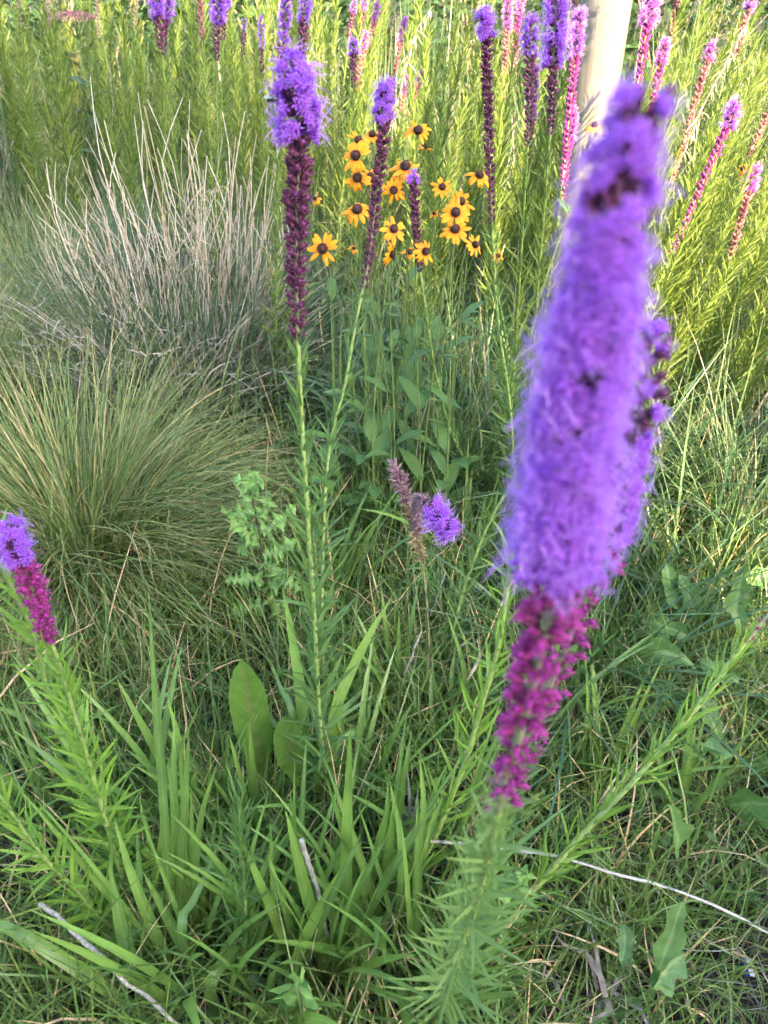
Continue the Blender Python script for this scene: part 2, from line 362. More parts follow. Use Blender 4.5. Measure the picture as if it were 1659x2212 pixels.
M['soil'] = simple('soil', (0.022, 0.019, 0.015), 0.95, 0.2, noise=(0.060, 0.052, 0.042), nscale=26, bump=0.8)
M['paint'] = simple('post_paint', (0.115, 0.111, 0.103), 0.45, 0.5, noise=(0.19, 0.184, 0.172), scale=(9, 9, .8), nscale=6, bump=0.25, coat=0.6)
M['stick'] = simple('weathered_stick', (0.24, 0.20, 0.17), 0.85, 0.2, noise=(0.50, 0.46, 0.41), scale=(3, 3, 1), nscale=60, bump=0.4)
M['pale_stalk'] = simple('pale_stalk', (0.36, 0.33, 0.31), 0.8, 0.2, noise=(0.52, 0.48, 0.45), nscale=90)
M['siding'] = simple('shade_house_siding', (0.42, 0.42, 0.40), 0.7, 0.3, noise=(0.47, 0.46, 0.44), nscale=3)
M['roofing'] = simple('shade_house_roofing', (0.06, 0.06, 0.06), 0.9, 0.2, noise=(0.09, 0.085, 0.08), nscale=9)
M['trim'] = simple('shade_house_trim', (0.72, 0.72, 0.70), 0.5)
M['glass'] = simple('shade_house_glass', (0.03, 0.035, 0.04), 0.08, 0.6)
M['fly_body'] = simple('fly_body', (0.012, 0.016, 0.016), 0.3, 0.6)
M['fly_wing'] = simple('fly_wing', (0.10, 0.11, 0.12), 0.3, 0.5)
M['wrap_blue'] = simple('wrapper_blue', (0.02, 0.035, 0.22), 0.35)
M['wrap_white'] = simple('wrapper_white', (0.62, 0.64, 0.66), 0.4)

# ------------------------------------------------------------------ ground
def ground():
    def hgt(x, y): return 0.018 * np.sin(x * 7.1 + 1.3 * np.sin(y * 4.3)) + 0.014 * np.sin(y * 9.3 + 1.7 * np.cos(x * 5.1))
    mb = MB()
    xs = np.concatenate([np.linspace(-150, -4, 14), np.linspace(-3.7, 3.7, 100), np.linspace(4, 150, 14)])
    ys = np.concatenate([np.linspace(-120, -1.2, 12), np.linspace(-1, 7, 110), np.linspace(7.5, 260, 18)])
    X, Y = np.meshgrid(xs, ys)
    fade = np.clip(1.2 - np.hypot(X, Y - 2) / 9, 0, 1)
    Z = hgt(X, Y) * fade - 0.012
    V = np.stack([X, Y, Z], -1)
    mb.add(V, grid_quads(len(ys), len(xs)), np.zeros(V.shape))
    o = obj('ground', mb.mesh('ground', M['soil'])); tag(o, 'dark soil showing between the grasses', 'ground', kind='structure')
ground()

# ------------------------------------------------------------------ unseen building added behind the camera to cast shade over the near plants
def box(mb, x0, x1, y0, y1, z0, z1, mat=0):
    V = [(x, y, z) for x in (x0, x1) for y in (y0, y1) for z in (z0, z1)]
    Q = [(0, 1, 3, 2), (4, 6, 7, 5), (0, 4, 5, 1), (2, 3, 7, 6), (0, 2, 6, 4), (1, 5, 7, 3)]
    mb.add(V, Q, np.full((8, 3), 0.5), mat)
def shade_house():
    s = math.tan(math.pi - SUN_AZ)
    D = 9.5
    ex = 0.36 + s * D                         # where the tall part ends: its edge's shadow runs from near right to far left
    y1 = 2.0 - D
    t = thing('shade_house', 'added unseen building with a low wing, shaped to shade the near plants', 'shade_house', (ex - 6, y1 - 4, 0))
    b = np.array([ex - 6, y1 - 4, 0])
    def p(name, f, m, par=t, smooth=False):
        mb = MB(); f(mb); return obj(name, mb.mesh(name, m, off=b, smooth=smooth), par)
    wl = p('wall', lambda q: box(q, ex - 13, ex, y1 - 8, y1, 0, 6.8), M['siding'])
    hw = (y1 + 0.08 - D * 0) ; top = math.tan(SUN_EL) * (D - 0.55)  # low wing added as well, its height set by where the shade ends
    p('shade_wing_wall', lambda q: box(q, ex + 0.003, ex + 9, y1 - 5, y1 - 0.1, 0, top - 0.12), M['siding'])
    p('shade_wing_roof', lambda q: box(q, ex + 0.006, ex + 9.2, y1 - 5.2, y1 - 0.02, top - 0.118, top), M['roofing'])
    def gable(q):
        V = [(ex - 13.2, y1 + 0.3, 6.803), (ex + 0.02, y1 + 0.3, 6.803), (ex + 0.02, y1 - 4, 9.0), (ex - 13.2, y1 - 4, 9.0), (ex - 13.2, y1 - 8.3, 6.803), (ex + 0.02, y1 - 8.3, 6.803)]
        q.add(V, [(0, 1, 2, 3), (3, 2, 5, 4), (0, 4, 5, 1)], np.full((6, 3), 0.5)); q.F.append((np.array([(1, 5, 2), (0, 3, 4)]), 0))
    p('roof', gable, M['roofing'])
    for wx in (ex - 10.5, ex - 6.5, ex - 2.5):
        for wz in (1.0, 3.4):
            f = p('window', lambda q: box(q, wx - 0.6, wx + 0.6, y1 + 0.004, y1 + 0.05, wz, wz + 1.3), M['trim'])
            p('pane', lambda q: box(q, wx - 0.52, wx + 0.52, y1 + 0.052, y1 + 0.056, wz + 0.08, wz + 1.22), M['glass'], f)
shade_house()

# ------------------------------------------------------------------ post
def post():
    a = at(1310, 0, 2.45); b_ = at(1240, 500, 2.47)
    d = (a - b_) / (a[2] - b_[2]); g = b_ - d * b_[2]
    mb = MB()
    zs = np.array([-0.03, 0, 0.012, 0.014, 0.05, 0.055, 0.12, 0.6, 1.0, 1.4, 1.8, 2.3, 2.6, 2.602, 2.64, 2.66])
    rs = np.array([0.115, 0.115, 0.112, 0.088, 0.085, 0.074, 0.0685, 0.068, 0.068, 0.068, 0.068, 0.068, 0.068, 0.075, 0.075, 0.05])
    P = g + zs[:, None] * d
    tube(mb, P, rs, sides=40, cap=True)
    o = obj('post', mb.mesh('post', M['paint'], off=g)); o.location = Vector(g)
    tag(o, 'smooth cream painted round post rising out of the sunlit meadow', 'post')
post()

# ------------------------------------------------------------------ liatris templates
def leaf_template(curve, nseg=6, fold=0.35, prof=prof_linear):
    """unit leaf along +Z, width 1 across X, bending towards +Y by the angle curve"""
    mb = MB(); s = np.linspace(0, 1, nseg + 1); th = curve * s
    dz = np.concatenate([[0], np.cumsum(np.cos((th[1:] + th[:-1]) / 2))]) / nseg
    dy = np.concatenate([[0], np.cumsum(np.sin((th[1:] + th[:-1]) / 2))]) / nseg
    P = np.stack([0 * s, dy, dz], -1)
    c = np.array([-1, 0, 1.0])
    V = np.zeros((nseg + 1, 3, 3)); V[:] = P[:, None]
    V[..., 0] += c[None] * prof(s)[:, None] * 0.5
    V[:, [0, 2], 1] += (fold * 0.5 * prof(s) * 0.012 / 0.012)[:, None] * 0.03
    C = np.zeros(V.shape); C[..., 0] = 0; C[..., 1] = s[:, None]; C[..., 2] = np.abs(c)[None]
    mb.add(V, grid_quads(nseg + 1, 3), C)
    return mb
LEAF = [leaf_template(c) for c in (-0.5, 0.15, 0.5, 0.95)]
LEAF_LO = [leaf_template(c, 3).data() for c in (-0.5, 0.0, 0.6)]
LM = {k: [m.mesh('liatris_leaf', M[k]) for m in LEAF] for k in ('lime', 'liat', 'pale')}

def lathe(mb, zs, rs, sides, mat=0, rnd=0.0):
    tube(mb, np.stack([0 * np.array(zs), 0 * np.array(zs), np.array(zs)], 1), np.array(rs), sides, mat, rnd)

def head_template(seed, hi=True):
    """an open flower head along +Z: cup, corollas with five lobes, long curled styles"""
    r = np.random.default_rng(seed); mb = MB()
    lathe(mb, [0, .003, .007, .0098], [.0012, .0030, .0036, .0031], 7 if hi else 5, 0)
    for k in range(6 if hi else 0):
        a = k * 2.4 + r.random(); z = 0.003 + 0.0009 * k
        o = np.array([math.cos(a), math.sin(a), 0])
        P = np.array([o * .0030 + [0, 0, z], o * .0042 + [0, 0, z + .0022], o * .0044 + [0, 0, z + .0042]])
        strip(mb, P, np.array([.0014, .0012, 0.0001]), up=o, cols=(-1, 1), fold=0, mat=0)
    nf = 9 if hi else 8
    for k in range(nf):
        a = k * 2.39996; rr = math.sqrt((k + 0.5) / nf)
        o = np.array([math.cos(a), math.sin(a), 0])
        d = norm(np.array([0, 0, 1.0]) + o * rr * r.uniform(0.5, 1.0))
        p0 = o * rr * .0024 + [0, 0, .0088]
        p1 = p0 + d * r.uniform(.0055, .0085)
        e1 = norm(np.cross(d, [0.3, 0.2, 1])); e2 = np.cross(d, e1)
        if hi:
            tube(mb, np.array([p0, (p0 + p1) / 2, p1]), [.0007, .0009, .0016], 5, 1)
            for q in range(5):
                b = q * 2 * math.pi / 5 + r.random() * .4
                f = math.cos(b) * e1 + math.sin(b) * e2
                P = np.array([p1 + f * .0012, p1 + f * .0032 + d * .0016, p1 + f * .0052 + d * r.uniform(.0002, .002)])
                strip(mb, P, np.array([.0009, .0009, .00015]), up=d, cols=(-1, 1), fold=0, mat=1)
        else:
            for q in range(3):
                b = q * 2.1 + r.random()
                f = math.cos(b) * e1 + math.sin(b) * e2
                strip(mb, np.array([p0, p1, p1 + f * .005 + d * .001]), np.array([.0010, .0016, .0004]), up=np.cross(d, f), cols=(-1, 1), fold=0, mat=1)
        for q in range(2):
            b = r.random() * 6.28; f = math.cos(b) * e1 + math.sin(b) * e2
            b2 = b + r.uniform(-1.5, 1.5); f2 = math.cos(b2) * e1 + math.sin(b2) * e2
            n_ = 5 if hi else 2
            Lq = r.uniform(.010, .016)
            s = np.linspace(0, 1, n_ + 1)[:, None]
            P = p1 + d * Lq * (s - 0.35 * s ** 2) + f * Lq * .55 * s ** 1.5 + f2 * Lq * .35 * s ** 3
            strip(mb, P, (.00030 if hi else .00045) * (1 - 0.4 * s[:, 0]), up=np.cross(f, d) + 0.01, cols=(-1, 1), fold=0, mat=2)
    return mb
def bud_template(seed, hi=True, size=1.0):
    """a closed head: scaly ovoid along +Z"""
    r = np.random.default_rng(seed); mb = MB()
    lathe(mb, np.array([0, .0025, .0065, .0105, .0128]) * size, np.array([.0011, .0025, .0030, .0023, .0009]) * size, 7 if hi else 5, 0)
    for k in range(11 if hi else 4):
        a = k * 2.4; z = .0018 + .00092 * k if hi else .003 + .0018 * k
        o = np.array([math.cos(a), math.sin(a), 0])
        P = np.array([o * .0028 + [0, 0, z], o * .0040 + [0, 0, z + .0020], o * (.0056 if hi else .0055) + [0, 0, z + .0040]]) * size
        strip(mb, P, np.array([.0013, .0012, .0001]) * size, up=o, cols=(-1, 1), fold=0, mat=0)
    return mb
def seed_template(seed):
    """a dry head gone to seed: cup of bristles"""
    r = np.random.default_rng(seed); mb = MB()
    lathe(mb, [0, .003, .006], [.001, .0026, .0024], 6, 0)
    for k in range(14):
        a = k * 2.4; o = np.array([math.cos(a), math.sin(a), 0]); rr = 0.3 + 0.7 * ((k * 0.37) % 1)
        p = o * .002 * rr + [0, 0, .005]
        P = np.array([p, p + o * .003 * rr + [0, 0, .004], p + o * .006 * rr + [0, 0, .006 + .003 * r.random()]])
        strip(mb, P, np.array([.0007, .0008, .0001]), up=np.cross(o, [0, 0, 1]), cols=(-1, 1), fold=0, mat=0)
    return mb
HEADS = [head_template(s) for s in (1, 2, 3, 4)]
HEADS_LO = [head_template(s, False).data() for s in (5, 6, 7)]
BUDS = [bud_template(s) for s in (1, 2)]
BUDS_LO = [bud_template(3, False).data()]
SEEDS = [seed_template(s) for s in (1, 2, 3)]
FM = {'violet': ('corolla', 'style'), 'pink': ('corolla_sunlit', 'style_sunlit')}  # the pink pair is the violet one with sun warmth painted in
HM = {k: [h.mesh('flower_head', [M['cup'], M[a], M[b]]) for h in HEADS] for k, (a, b) in FM.items()}
BM = {k: [h.mesh('bud', M[k]) for h in BUDS] for k in ('bud', 'bud_mag', 'bud_rose', 'bud_mauve')}
SM = {k: [h.mesh('seed_head', M[k]) for h in SEEDS] for k in ('bud_tan', 'bud_mauve')}

def frames(P):
    T = norm(np.gradient(P, axis=0))
    A = norm(np.cross(T, np.array([0.15, 1.0, 0.1]))); B = np.cross(T, A)
    return T, A, B
def sample(P, q):
    x = np.linspace(0, 1, len(P))
    return np.stack([np.interp(q, x, P[:, k]) for k in range(3)], -1)

def placements(P, q, phi, alpha):
    """positions and 3x3 axes for things growing out of path P at fractions q"""
    T_, A_, B_ = frames(P)
    p = sample(P, q); T = norm(sample(T_, q)); A = norm(sample(A_, q)); B = np.cross(T, A)
    o = np.cos(phi)[:, None] * A + np.sin(phi)[:, None] * B
    d = np.cos(alpha)[:, None] * T + np.sin(alpha)[:, None] * o
    y = norm(T - np.sum(T * d, 1)[:, None] * d)
    x = np.cross(y, d)
    return p, o, np.stack([x, y, d], -1)

def m4(R3, p, base):
    m = Matrix(R3.tolist()).to_4x4(); m.translation = Vector(p - base); return m

def liatris(label, pts, v_bloom=None, v_spike=None, near=False, group=None, leafk='liat', flower='violet', bud='bud',
            stem_r=0.0035, leaf_len=(0.16, 0.05), leaf_w=(0.008, 0.003), nleaf=90, head_s=1.0, bud_s=(0.5, 1.0), leaf_to=None,
            heads_cm=4.2, leaf_ang=(0.95, 0.6), leaf_from=0.03, head_ang=1.15, seeds=False, bare=False, taper=0.0, tipbuds=0.0, tipbud='bud', skew=1.0, loose=0.0, fr=None, gaps=0.0):
    nleaf = int(nleaf * 1.4); leaf_w = (leaf_w[0] * 1.15, leaf_w[1] * 1.3); stem_r *= .82
    P = smooth_path(pts, 60); base = P[0].copy()
    Ltot = np.sum(np.linalg.norm(np.diff(P, axis=0), axis=1))
    pv = proj_v(P)
    def frac(v):
        k = np.argmin(np.abs(pv - v) + (np.arange(60) < 15) * 1e4); return k / 59.0
    fs = 1.0 if v_spike is None else frac(v_spike)
    fb = 1.0 if v_bloom is None else frac(v_bloom)
    if fr: fs, fb = fr
    t = thing('liatris_plant', label, 'wildflower', base, group)
    q = np.linspace(0, fs, 30); mb = MB()
    rs = stem_r * (1.15 - 0.5 * q)
    tube(mb, sample(P, q), rs, 8 if near else 5)
    obj('stem', mb.mesh('stem', M['drystem' if bare else ('stem_near' if near else 'stem')], off=base), t)
    # leaves
    lt = fs if leaf_to is None else leaf_to
    qa = np.sort(leaf_from + (lt - leaf_from) * (np.linspace(0, 1, nleaf)) ** 0.9)
    f = (qa / max(lt, 1e-3))
    ph = np.arange(nleaf) * 2.39996 + rng.normal(0, 0.25, nleaf)
    al = leaf_ang[0] + (leaf_ang[1] - leaf_ang[0]) * f + rng.normal(0, 0.13, nleaf)
    p, o, R3 = placements(P, qa, ph, al)
    p = p + o * stem_r * 0.6
    Ll = (leaf_len[0] + (leaf_len[1] - leaf_len[0]) * f ** 0.8) * rng.uniform(0.75, 1.15, nleaf)
    Wl = leaf_w[0] + (leaf_w[1] - leaf_w[0]) * f
    sc = np.stack([Wl, Ll, Ll], -1)
    ro = rng.uniform(-1.0, 1.0, nleaf)[:, None]
    R3 = np.stack([np.cos(ro) * R3[:, :, 0] + np.sin(ro) * R3[:, :, 1], np.cos(ro) * R3[:, :, 1] - np.sin(ro) * R3[:, :, 0], R3[:, :, 2]], -1)
    Rl = R3 * sc[:, None, :]
    if near:
        for k in range(nleaf):
            obj('leaf', LM[leafk][int(rng.integers(4))], t, m4(Rl[k], p[k], base))
    elif nleaf:
        mb = MB()
        which = rng.integers(0, 3, nleaf)
        for j in range(3):
            kk = which == j
            if kk.any(): inst(mb, LEAF_LO[j], Rl[kk], p[kk], rng.random(kk.sum()))
        o_ = obj('foliage', mb.mesh('foliage', M['drystem' if bare else ('liat_bg' if leafk == 'liat' else leafk)], off=base), t); o_['kind'] = 'stuff'
    if v_spike is None and fr is None: return t
    # the spike
    qs = np.linspace(fs, 1, 24); mb = MB()
    tube(mb, sample(P, qs), stem_r * np.linspace(0.75, 0.35, 24), 6)
    nb = int(Ltot * (1 - fs) * 100 * (2.4 if loose else 1.2)) if near else 14
    qb = rng.uniform(fs, fs + (1 - fs) * 0.8, nb)
    p, o, R3 = placements(P, qb, rng.uniform(0, 6.28, nb), rng.uniform(0.9, 1.4, nb))
    Lb = rng.uniform(0.012, 0.026, nb) * (1.3 - (qb - fs) / max(1 - fs, .01))
    inst(mb, LEAF_LO[2], R3 * np.stack([np.full(nb, .0016), Lb, Lb], -1)[:, None], p, rng.random(nb))
    mb.F[1:] = [(qq, 1) for qq, m in mb.F[1:]]
    sp = obj('flower_spike', mb.mesh('flower_spike', [M['rachis'], M['bract']], off=base), t)
    Ls = Ltot * (1 - fs) * 100
    n = int(Ls * heads_cm)
    qh = fs + (1 - fs) * ((np.arange(n) + 0.5) / n) ** skew
    qh = np.clip(qh + rng.normal(0, 0.3 / max(n, 1) * (1 - fs), n), fs, 1)
    g = (qh - fs) / max(1 - fs, 1e-3)
    open_ = (qh >= fb) & ~((g > 1 - tipbuds) & (rng.random(n) < .10 + .5 * (g - 1 + tipbuds) / max(tipbuds, 1e-3)))
    ph = np.arange(n) * 2.39996 + rng.normal(0, 0.3, n)
    al = np.where(open_, head_ang, 0.85) * (1 - 0.55 * np.clip((g - 0.88) / 0.12, 0, 1)) + rng.normal(0, 0.12, n)
    if loose: al = np.where(open_, al, rng.uniform(.5, 1.45, n)); ph = ph + np.where(open_, 0, rng.normal(0, .8, n))
    p, o, R3 = placements(P, qh, ph, al)
    p = p + o * (stem_r * 0.4 + np.where(open_, 0, loose * rng.uniform(0, 1, n)))[:, None]
    gb = np.clip(g / max((fb - fs) / max(1 - fs, 1e-3), 1e-3), 0, 1)
    s = np.where(open_, head_s * rng.uniform(0.85, 1.1, n), (bud_s[0] + (bud_s[1] - bud_s[0]) * gb ** 0.6) * rng.uniform(0.85, 1.12, n))
    s = s * (1 - taper * g ** 1.8)
    Rs = R3 * s[:, None, None]
    if near:
        for k in range(n):
            if loose and not open_[k] and qh[k] < fb and rng.random() < .12: continue
            if gaps and open_[k] and rng.random() < gaps: continue
            if seeds:
                mm = SM['bud_mauve' if g[k] > 0.62 else 'bud_tan'][int(rng.integers(3))]; nm = 'seed_head'
            else:
                mm = HM[flower][int(rng.integers(4))] if open_[k] else BM[tipbud if g[k] > .6 and qh[k] > fb else bud][int(rng.integers(2))]; nm = 'flower_head' if open_[k] else 'bud'
            obj(nm, mm, sp, m4(Rs[k], p[k], base))
    else:
        mb = MB()
        if open_.any():
            wh = rng.integers(0, 3, n)
            for j in range(3):
                kk = open_ & (wh == j)
                if kk.any(): inst(mb, HEADS_LO[j], Rs[kk], p[kk], rng.random(kk.sum()))
            a, b = FM[flower]
            o_ = obj('open_flowers', mb.mesh('open_flowers', [M['cup'], M[a], M[b]], off=base), sp); o_['kind'] = 'stuff'
        kk = ~open_
        if kk.any():
            mb = MB(); inst(mb, BUDS_LO[0], Rs[kk], p[kk], rng.random(kk.sum()))
            o_ = obj('buds', mb.mesh('buds', M[bud], off=base), sp); o_['kind'] = 'stuff'
    return t

def pts(*a):
    return [at(u, v, Y) for u, v, Y in a]
def grounded(u, v): return gnd(u, v)

# ---- the tall plant in focus, left of the middle
Y1 = gY(1760)
liatris('tall liatris with fluffy violet bloom above a long maroon bud spike, sharpest in view',
        [gnd(716, 1765)] + pts((694, 1600, .80), (680, 1350, .815), (660, 1050, .82), (646, 780, .82), (640, 560, .82), (644, 360, .82), (641, 240, .82), (634, 155, .82)),
        v_bloom=322, v_spike=735, near=True, nleaf=120, leaf_len=(.13, .035), leaf_w=(.0075, .0030), stem_r=.0044, head_s=1.15, bud_s=(.75, 1.35), heads_cm=3.4, head_ang=1.25)
# ---- its neighbours behind
liatris('liatris with narrow violet tuft and thin purple buds rising in front of the yellow daisies',
        [gnd(702, 1560)] + pts((696, 1300, 1.02), (708, 1000, 1.05), (745, 830, 1.07), (772, 680, 1.08), (797, 560, 1.09), (812, 430, 1.10), (826, 310, 1.10), (832, 190, 1.10)),
        v_bloom=282, v_spike=625, near=True, nleaf=100, leaf_len=(.13, .03), leaf_w=(.0065, .0025), stem_r=.0032, head_s=.78, bud_s=(.5, .9), heads_cm=3.9)
liatris('short liatris with dark unopened bud spike beside the lower yellow daisies',
        [gnd(1110, 1125)] + pts((1040, 1035, 1.70), (983, 955, 1.62), (944, 820, 1.55), (925, 700, 1.5), (906, 570, 1.48), (897, 460, 1.47), (892, 380, 1.47)),
        v_bloom=392, v_spike=590, near=True, nleaf=90, leaf_len=(.15, .03), leaf_w=(.007, .0025), stem_r=.0036, head_s=.6, bud_s=(.6, 1.0), heads_cm=3.9)
liatris('straight liatris with small violet tuft and very long dark bud column',
        [gnd(1118, 1190)] + pts((1104, 900, 1.56), (1082, 740, 1.56), (1070, 620, 1.56), (1061, 420, 1.56), (1054, 200, 1.56), (1050, 35, 1.56)),
        v_bloom=92, v_spike=490, near=True, nleaf=100, leaf_len=(.14, .035), leaf_w=(.0065, .0026), stem_r=.0038, head_s=.95, bud_s=(.6, 1.05), heads_cm=3.6)
# ---- the big blurred spike close to the lens and the one behind it
liatris('large blurred liatris spike close to the lens, violet above and magenta below',
        [gnd(925, 2235)] + pts((962, 2150, .40), (1003, 2030, .355), (1042, 1900, .318), (1080, 1730, .262), (1112, 1620, .258), (1145, 1500, .250), (1180, 1350, .244), (1195, 1250, .242), (1215, 1100, .240),
             (1245, 900, .240), (1280, 700, .242), (1318, 480, .245), (1358, 300, .249), (1386, 205, .252)),
        v_bloom=1230, v_spike=1750, near=True, nleaf=175, leafk='pale', bud='bud_mag', leaf_len=(.15, .035), leaf_w=(.0048, .0024), stem_r=.0046, head_s=1.15, bud_s=(.42, .9), heads_cm=8.4, head_ang=1.25, taper=.56, tipbuds=.14, skew=.70, loose=.0045, gaps=.04)
liatris('second violet spike half hidden behind the large blurred one',
        [gnd(990, 2120)] + pts((1030, 1960, .47), (1075, 1800, .43), (1130, 1640, .40), (1190, 1480, .385), (1250, 1330, .375), (1308, 1180, .372), (1345, 1050, .372), (1380, 900, .374), (1408, 725, .376)),
        v_bloom=1190, v_spike=1640, near=True, nleaf=90, bud='bud_mag', leaf_len=(.13, .03), leaf_w=(.006, .0026), stem_r=.0036, head_s=.85, bud_s=(.5, .85), heads_cm=4.2, taper=.3, tipbuds=.25, loose=.007)
# ---- leaning stems at the right and lower middle
liatris('leafy flowerless liatris stem running up to the left edge of the blurred spike',
        [gnd(828, 2045)] + pts((871, 1941, .62), (939, 1808, .64), (969, 1737, .65), (1007, 1640, .66), (1041, 1520, .67), (1075, 1402, .68), (1094, 1280, .68), (1108, 1180, .68)),
        near=True, nleaf=75, leafk='lime', leaf_len=(.12, .05), leaf_w=(.0058, .003), stem_r=.0056, leaf_ang=(.8, .5))
liatris('thick liatris stem leaning far over to the right edge above the toothed leaves',
        [gnd(1040, 2065)] + pts((1116, 1963, .57), (1181, 1890, .59), (1242, 1819, .61), (1368, 1687, .66), (1422, 1624, .68), (1512, 1520, .71), (1600, 1400, .75), (1662, 1325, .77), (1740, 1220, .80)),
        v_bloom=1100, v_spike=1395, near=True, nleaf=100, leafk='lime', bud='bud_rose', leaf_len=(.10, .055), leaf_w=(.0052, .0030), stem_r=.0060, leaf_ang=(.75, .6), bud_s=(.5, .8), heads_cm=1.5)
liatris('slender bare-looking liatris stem curving up behind the blurred spike',
        [gnd(962, 1470)] + pts((972, 1410, 1.12), (985, 1335, 1.14), (1008, 1255, 1.16), (1052, 1138, 1.18), (1100, 1050, 1.2)),
        near=True, nleaf=60, leaf_len=(.10, .05), leaf_w=(.005, .003), stem_r=.0038)
# ---- at the left edge
liatris('lime leaved liatris at the left edge with mauve tuft and magenta bud spike',
        [gnd(318, 2050)] + pts((285, 1960, .60), (250, 1850, .60), (213, 1720, .60), (172, 1580, .60), (133, 1450, .60), (104, 1370, .60), (68, 1265, .60), (38, 1195, .60), (22, 1148, .60)),
        v_bloom=1215, v_spike=1395, near=True, nleaf=110, leafk='lime', bud='bud_mag', leaf_len=(.12, .05), leaf_w=(.0062, .0032), stem_r=.004, head_s=.85, bud_s=(.85, 1.25), heads_cm=3.9)
liatris('lime leafy stem without flowers beside the magenta bud spike at the left edge',
        [gnd(345, 2010)] + pts((295, 1890, .66), (245, 1790, .66), (177, 1690, .66), (143, 1570, .66), (102, 1486, .66), (68, 1360, .66), (10, 1235, .66), (-30, 1120, .66)),
        near=True, nleaf=110, leafk='lime', leaf_len=(.12, .055), leaf_w=(.0062, .0032), stem_r=.0038)
liatris('low lime leafy liatris shoot reaching into the bottom left corner region',
        [gnd(285, 2050)] + pts((225, 1990, .54), (165, 1925, .535), (90, 1845, .53), (0, 1720, .53), (-60, 1640, .53)),
        near=True, nleaf=90, leafk='lime', leaf_len=(.11, .05), leaf_w=(.006, .0032), stem_r=.0036)
liatris('small upright feathery liatris shoot among the broad blades at the bottom',
        [gnd(528, 2215)] + pts((530, 2090, .50), (530, 1960, .51), (522, 1840, .52), (515, 1720, .53)),
        near=True, nleaf=70, leafk='liat', leaf_len=(.12, .06), leaf_w=(.006, .0022), stem_r=.0034, leaf_ang=(.55, .3), leaf_from=.25)
# ---- spent and bent spikes in the middle
liatris('spent tan liatris spike gone to seed with a mauve tip, middle of the picture',
        [gnd(915, 1565)] + pts((921, 1480, 1.02), (926, 1380, 1.05), (918, 1260, 1.08), (907, 1195, 1.09), (895, 1140, 1.10), (880, 1085, 1.11), (866, 1045, 1.12), (852, 1010, 1.13)),
        v_bloom=None, v_spike=1215, near=True, nleaf=26, leafk='liat', leaf_len=(.06, .03), leaf_w=(.002, .0015), stem_r=.0026, bud_s=(1.0, 1.35), heads_cm=4.6, seeds=True, bare=True)
liatris('bent liatris lying towards the viewer with mauve buds and a round violet bloom',
        [gnd(935, 1330)] + pts((920, 1230, 1.14), (905, 1150, 1.10), (900, 1095, 1.06), (912, 1078, 1.01), (935, 1100, .985), (955, 1128, .97), (966, 1142, .96)),
        fr=(.66, .93), near=True, nleaf=50, leafk='liat', bud='bud_mauve', leaf_len=(.10, .04), leaf_w=(.004, .002), stem_r=.0022, head_s=1.25, bud_s=(.8, 1.0), heads_cm=4.0, leaf_ang=(1.0, .7))

